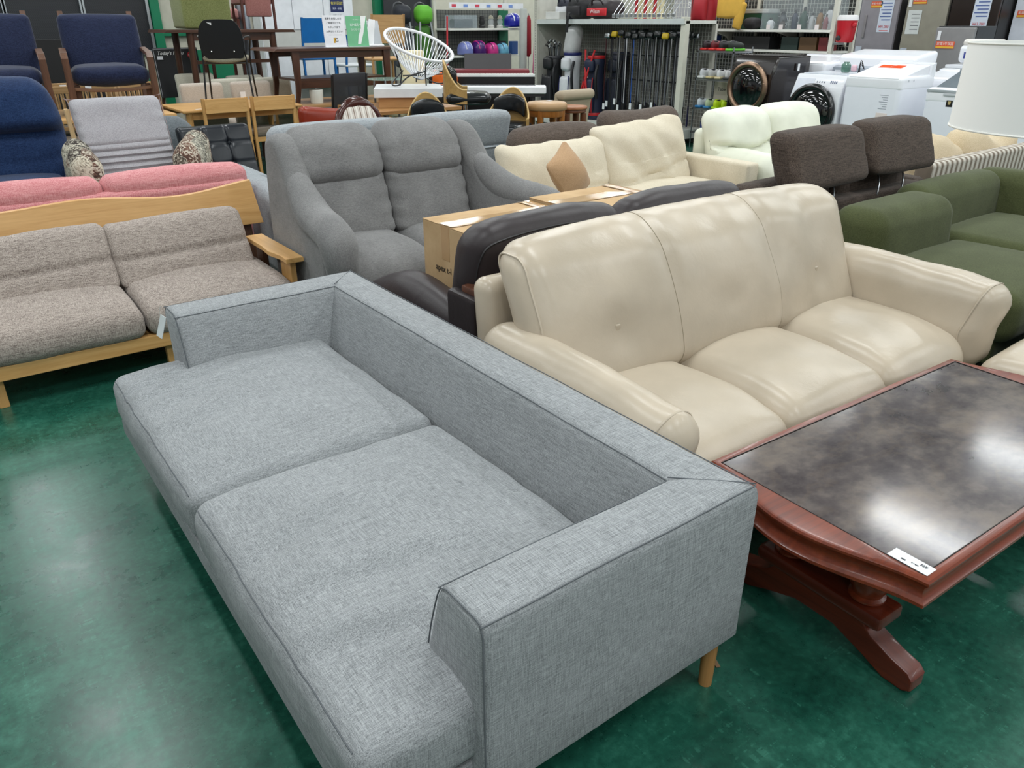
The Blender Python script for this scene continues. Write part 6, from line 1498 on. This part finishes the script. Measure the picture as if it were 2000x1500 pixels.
# fridges
def fridge(label, x, y, w, d, h, front, side, splits, group=None):
    t = thing('refrigerator', label, 'refrigerator', (x, y, 0)); 
    part('cabinet', bx(.05, d, -w / 2, w / 2, .03, h, .006), side, t); zz = [.06] + splits + [h - .01]
    for a, b in zip(zz, zz[1:]): part('door', bx(-.01, .045, -w / 2 + .004, w / 2 - .004, a + .006, b - .006, .012), front, t)
    part('foot', bx(.06, d - .05, -w / 2 + .03, w / 2 - .03, 0, .04), plain((30, 30, 32), .6), t)
    return t
def price_sheet(t, y, z, w=.24, h=.42, price='¥91,080', x=-.014):
    s = part('price_sheet', bx(x - .002, x, y - w / 2, y + w / 2, z, z + h), plain((222, 228, 242), .5), t); g = G()
    for k in range(6): g += bx(x - .0035, x - .002, y - w / 2 + .02, y + w / 2 - .02 - .03 * (k % 2), z + h - .05 - k * .045, z + h - .035 - k * .045)
    part('print_lines', g, plain((90, 110, 170), .6), s, 0); text(price, .05, plain((206, 60, 70), .5), s, (x - .004, y, z + .075), (PI / 2, 0, -PI / 2))
    part('price_line', bx(x - .0035, x - .002, y - w * .36, y + w * .3, z + .02, z + .03), plain((220, 120, 120), .6), s)
def warranty(t, y, z, w=.20, x=-.014):
    s = part('warranty_sticker', bx(x - .002, x, y - w / 2, y + w / 2, z, z + .085), STK, t); part('yellow_band', bx(x - .003, x - .002, y - w / 2 + .005, y + w / 2 - .005, z + .004, z + .026), YEL, s); text('家電1年保証', w * .165, INKW, s, (x - .0035, y, z + .055), (PI / 2, 0, -PI / 2))
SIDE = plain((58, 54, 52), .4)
f0 = fridge('pale blue white refrigerator behind the red cooler', 12.2, 7.72, .62, .65, 1.9, plain((206, 214, 226), .3), plain((196, 204, 216), .4), [.6, 1.1]); price_sheet(f0, .0, 1.30, .2, .42, '¥58,080')
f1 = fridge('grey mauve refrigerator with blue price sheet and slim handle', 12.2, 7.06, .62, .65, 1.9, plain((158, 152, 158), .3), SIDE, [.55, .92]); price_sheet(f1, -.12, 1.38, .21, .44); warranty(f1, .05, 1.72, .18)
part('handle', bx(-.03, -.012, .17, .205, 1.30, 1.62, .006), plain((150, 144, 146), .3), f1); part('energy_card', bx(-.016, -.014, .18, .28, 1.10, 1.18), plain((206, 212, 226), .5), f1)
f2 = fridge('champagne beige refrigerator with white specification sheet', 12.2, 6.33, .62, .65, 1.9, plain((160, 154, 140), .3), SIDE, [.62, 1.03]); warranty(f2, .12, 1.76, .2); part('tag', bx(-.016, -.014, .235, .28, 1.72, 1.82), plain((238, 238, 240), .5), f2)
sp = part('spec_sheet', bx(-.016, -.014, .06, .26, 1.36, 1.68), plain((226, 228, 226), .5), f2); g = G()
for k in range(5): g += bx(-.0175, -.016, .08, .2, 1.42 + k * .05, 1.43 + k * .05)
part('print_lines', g, plain((110, 112, 116), .6), sp, 0); part('energy_card', bx(-.016, -.014, .18, .28, 1.10, 1.17), plain((206, 212, 226), .5), f2)
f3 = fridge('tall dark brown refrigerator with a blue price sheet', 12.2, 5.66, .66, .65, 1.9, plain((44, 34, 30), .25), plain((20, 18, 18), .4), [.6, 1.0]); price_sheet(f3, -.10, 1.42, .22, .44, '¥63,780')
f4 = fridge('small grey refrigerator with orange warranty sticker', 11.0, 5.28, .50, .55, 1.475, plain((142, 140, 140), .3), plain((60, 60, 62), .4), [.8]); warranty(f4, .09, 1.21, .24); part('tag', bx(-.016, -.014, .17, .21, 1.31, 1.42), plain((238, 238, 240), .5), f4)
f5 = fridge('white refrigerator with orange warranty sticker at the right edge', 12.6, 4.96, .70, .65, 1.9, plain((226, 228, 238), .3), plain((206, 210, 220), .4), [.4, 1.2]); warranty(f5, .18, 1.58, .24)
f6 = fridge('white refrigerator cut by the right edge of the picture', 12.6, 4.24, .70, .65, 1.9, plain((222, 226, 238), .3), plain((206, 210, 220), .4), [.4, 1.2]); price_sheet(f6, .22, 1.36, .2, .3, '¥48,180')
mw = thing('rice_cooker', 'white appliance with blue label on the small grey refrigerator side counter', 'cooker', (10.2, 4.60, 1.06)); part('body', soft(.3, .42, .2, .05, (4, 5, 2), 3).tf((.15, 0, .12)), WG2, mw, 60); part('blue_label', bx(-.003, .0, .06, .14, .07, .14), plain((60, 70, 150), .5), mw); part('lid', soft(.28, .38, .08, .035, (3, 4, 1), 3).tf((.15, 0, .24)), plain((236, 230, 222), .35), mw, 60)
ct = thing('counter', 'white low counter carrying the white appliance', 'counter', (10.2, 4.6, 0)); part('carcass', bx(0, .4, -.3, .3, 0, 1.02, .006), WG, ct); part('worktop', bx(-.02, .42, -.32, .32, 1.02, 1.058, .006), WG2, ct)

# ------------------------------------------------------------------ lamp, small thing on the right edge
lp = thing('arc_lamp', 'white drum lampshade in the upper right corner', 'lamp', (2.578, .907, 0))
SHD = NT('lampshade_fabric'); SHD.col((246, 246, 243)); SHD.set(.85, 0, .2); SHD.b.inputs['Transmission Weight'].default_value = 0
zb = 1.245; R = .262
ring = lathe([(R, zb), (R * .99, zb + .225)], 48); ring.f = ring.f[:-2]
inner = lathe([(R - .004, zb), (R * .99 - .004, zb + .225)], 48); inner.f = inner.f[:-2]
shade = part('lamp_shade', ring + inner, SHD.m, lp, 70)
part('shade_hem', tube([(R * math.cos(a), R * math.sin(a), zb + .002) for a in np.linspace(0, 2 * PI, 49)[:-1]], .003, 6, True), plain((236, 235, 228), .8), shade); part('shade_hem', tube([(R * .99 * math.cos(a), R * .99 * math.sin(a), zb + .223) for a in np.linspace(0, 2 * PI, 49)[:-1]], .003, 6, True), plain((236, 235, 228), .8), shade)
for k in range(3): part('spider', cyl((0, 0, zb + .20), (R * .985 * math.cos(k * 2.09), R * .985 * math.sin(k * 2.09), zb + .215), .003, n=6), STL, shade)
part('socket', lathe([(.02, zb + .10), (.022, zb + .21), (.012, zb + .22)], 12), plain((236, 236, 230), .4), lp); part('bulb', lathe([(.012, zb + .10), (.03, zb + .06), (.028, zb + .03), (.01, zb + .015)], 16), plain((240, 240, 236), .3), lp)
part('arm', tube(arc([(0, 0, zb + .2), (0, -.02, zb + .42), (.15, -.2, zb + .6), (.45, -.6, zb + .55), (.7, -.9, zb + .2), (.75, -.98, .9), (.75, -.98, .03)], 6), .012, 10), STL, lp); part('base', lathe([(.17, 0), (.175, .01), (.17, .03), (.03, .04)], 32, (.75, -.98)), STL, lp)
tr = thing('wooden_armchair', 'chair with dark red turned wood arm end at the right edge above the green sofa', 'chair', (6.30, 2.02, 0))
MHG = wood((60, 20, 16), (96, 36, 26), 0, 24, .3)
part('turned_arm', tube([(-.36, 0, .66), (-.345, 0, .665), (-.33, 0, .66), (-.31, 0, .66), (-.29, 0, .665), (-.2, 0, .665), (0, 0, .66), (.1, 0, .66)], [.012, .022, .014, .022, .014, .02, .024, .02], 12), MHG, tr)
part('arm_post', lathe([(.022, 0), (.026, .1), (.016, .2), (.026, .3), (.016, .45), (.024, .6), (.02, .65)], 12, (-.1, 0)), MHG, tr); part('arm_post', lathe([(.022, 0), (.02, .65)], 12, (.09, 0)), MHG, tr)
part('seat', soft(.46, .4, .08, .03, (4, 4, 1), 2).tf((.05, -.24, .42)), plain((90, 60, 50), .7), tr)
for x in (-.14, .24): part('leg', bx(x - .02, x + .02, -.42, -.38, 0, .4), MHG, tr)
# ------------------------------------------------------------------ finishing: lettering to meshes
for o in list(SC.objects):
    if o.type == 'FONT':
        dg = bpy.context.evaluated_depsgraph_get(); me = bpy.data.meshes.new_from_object(o.evaluated_get(dg)); nm = o.name
        n = bpy.data.objects.new('lettering', me); COL.objects.link(n); n.parent = o.parent; n.matrix_local = o.matrix_local.copy(); n.location = o.location; n.rotation_euler = o.rotation_euler
        bpy.data.objects.remove(o)
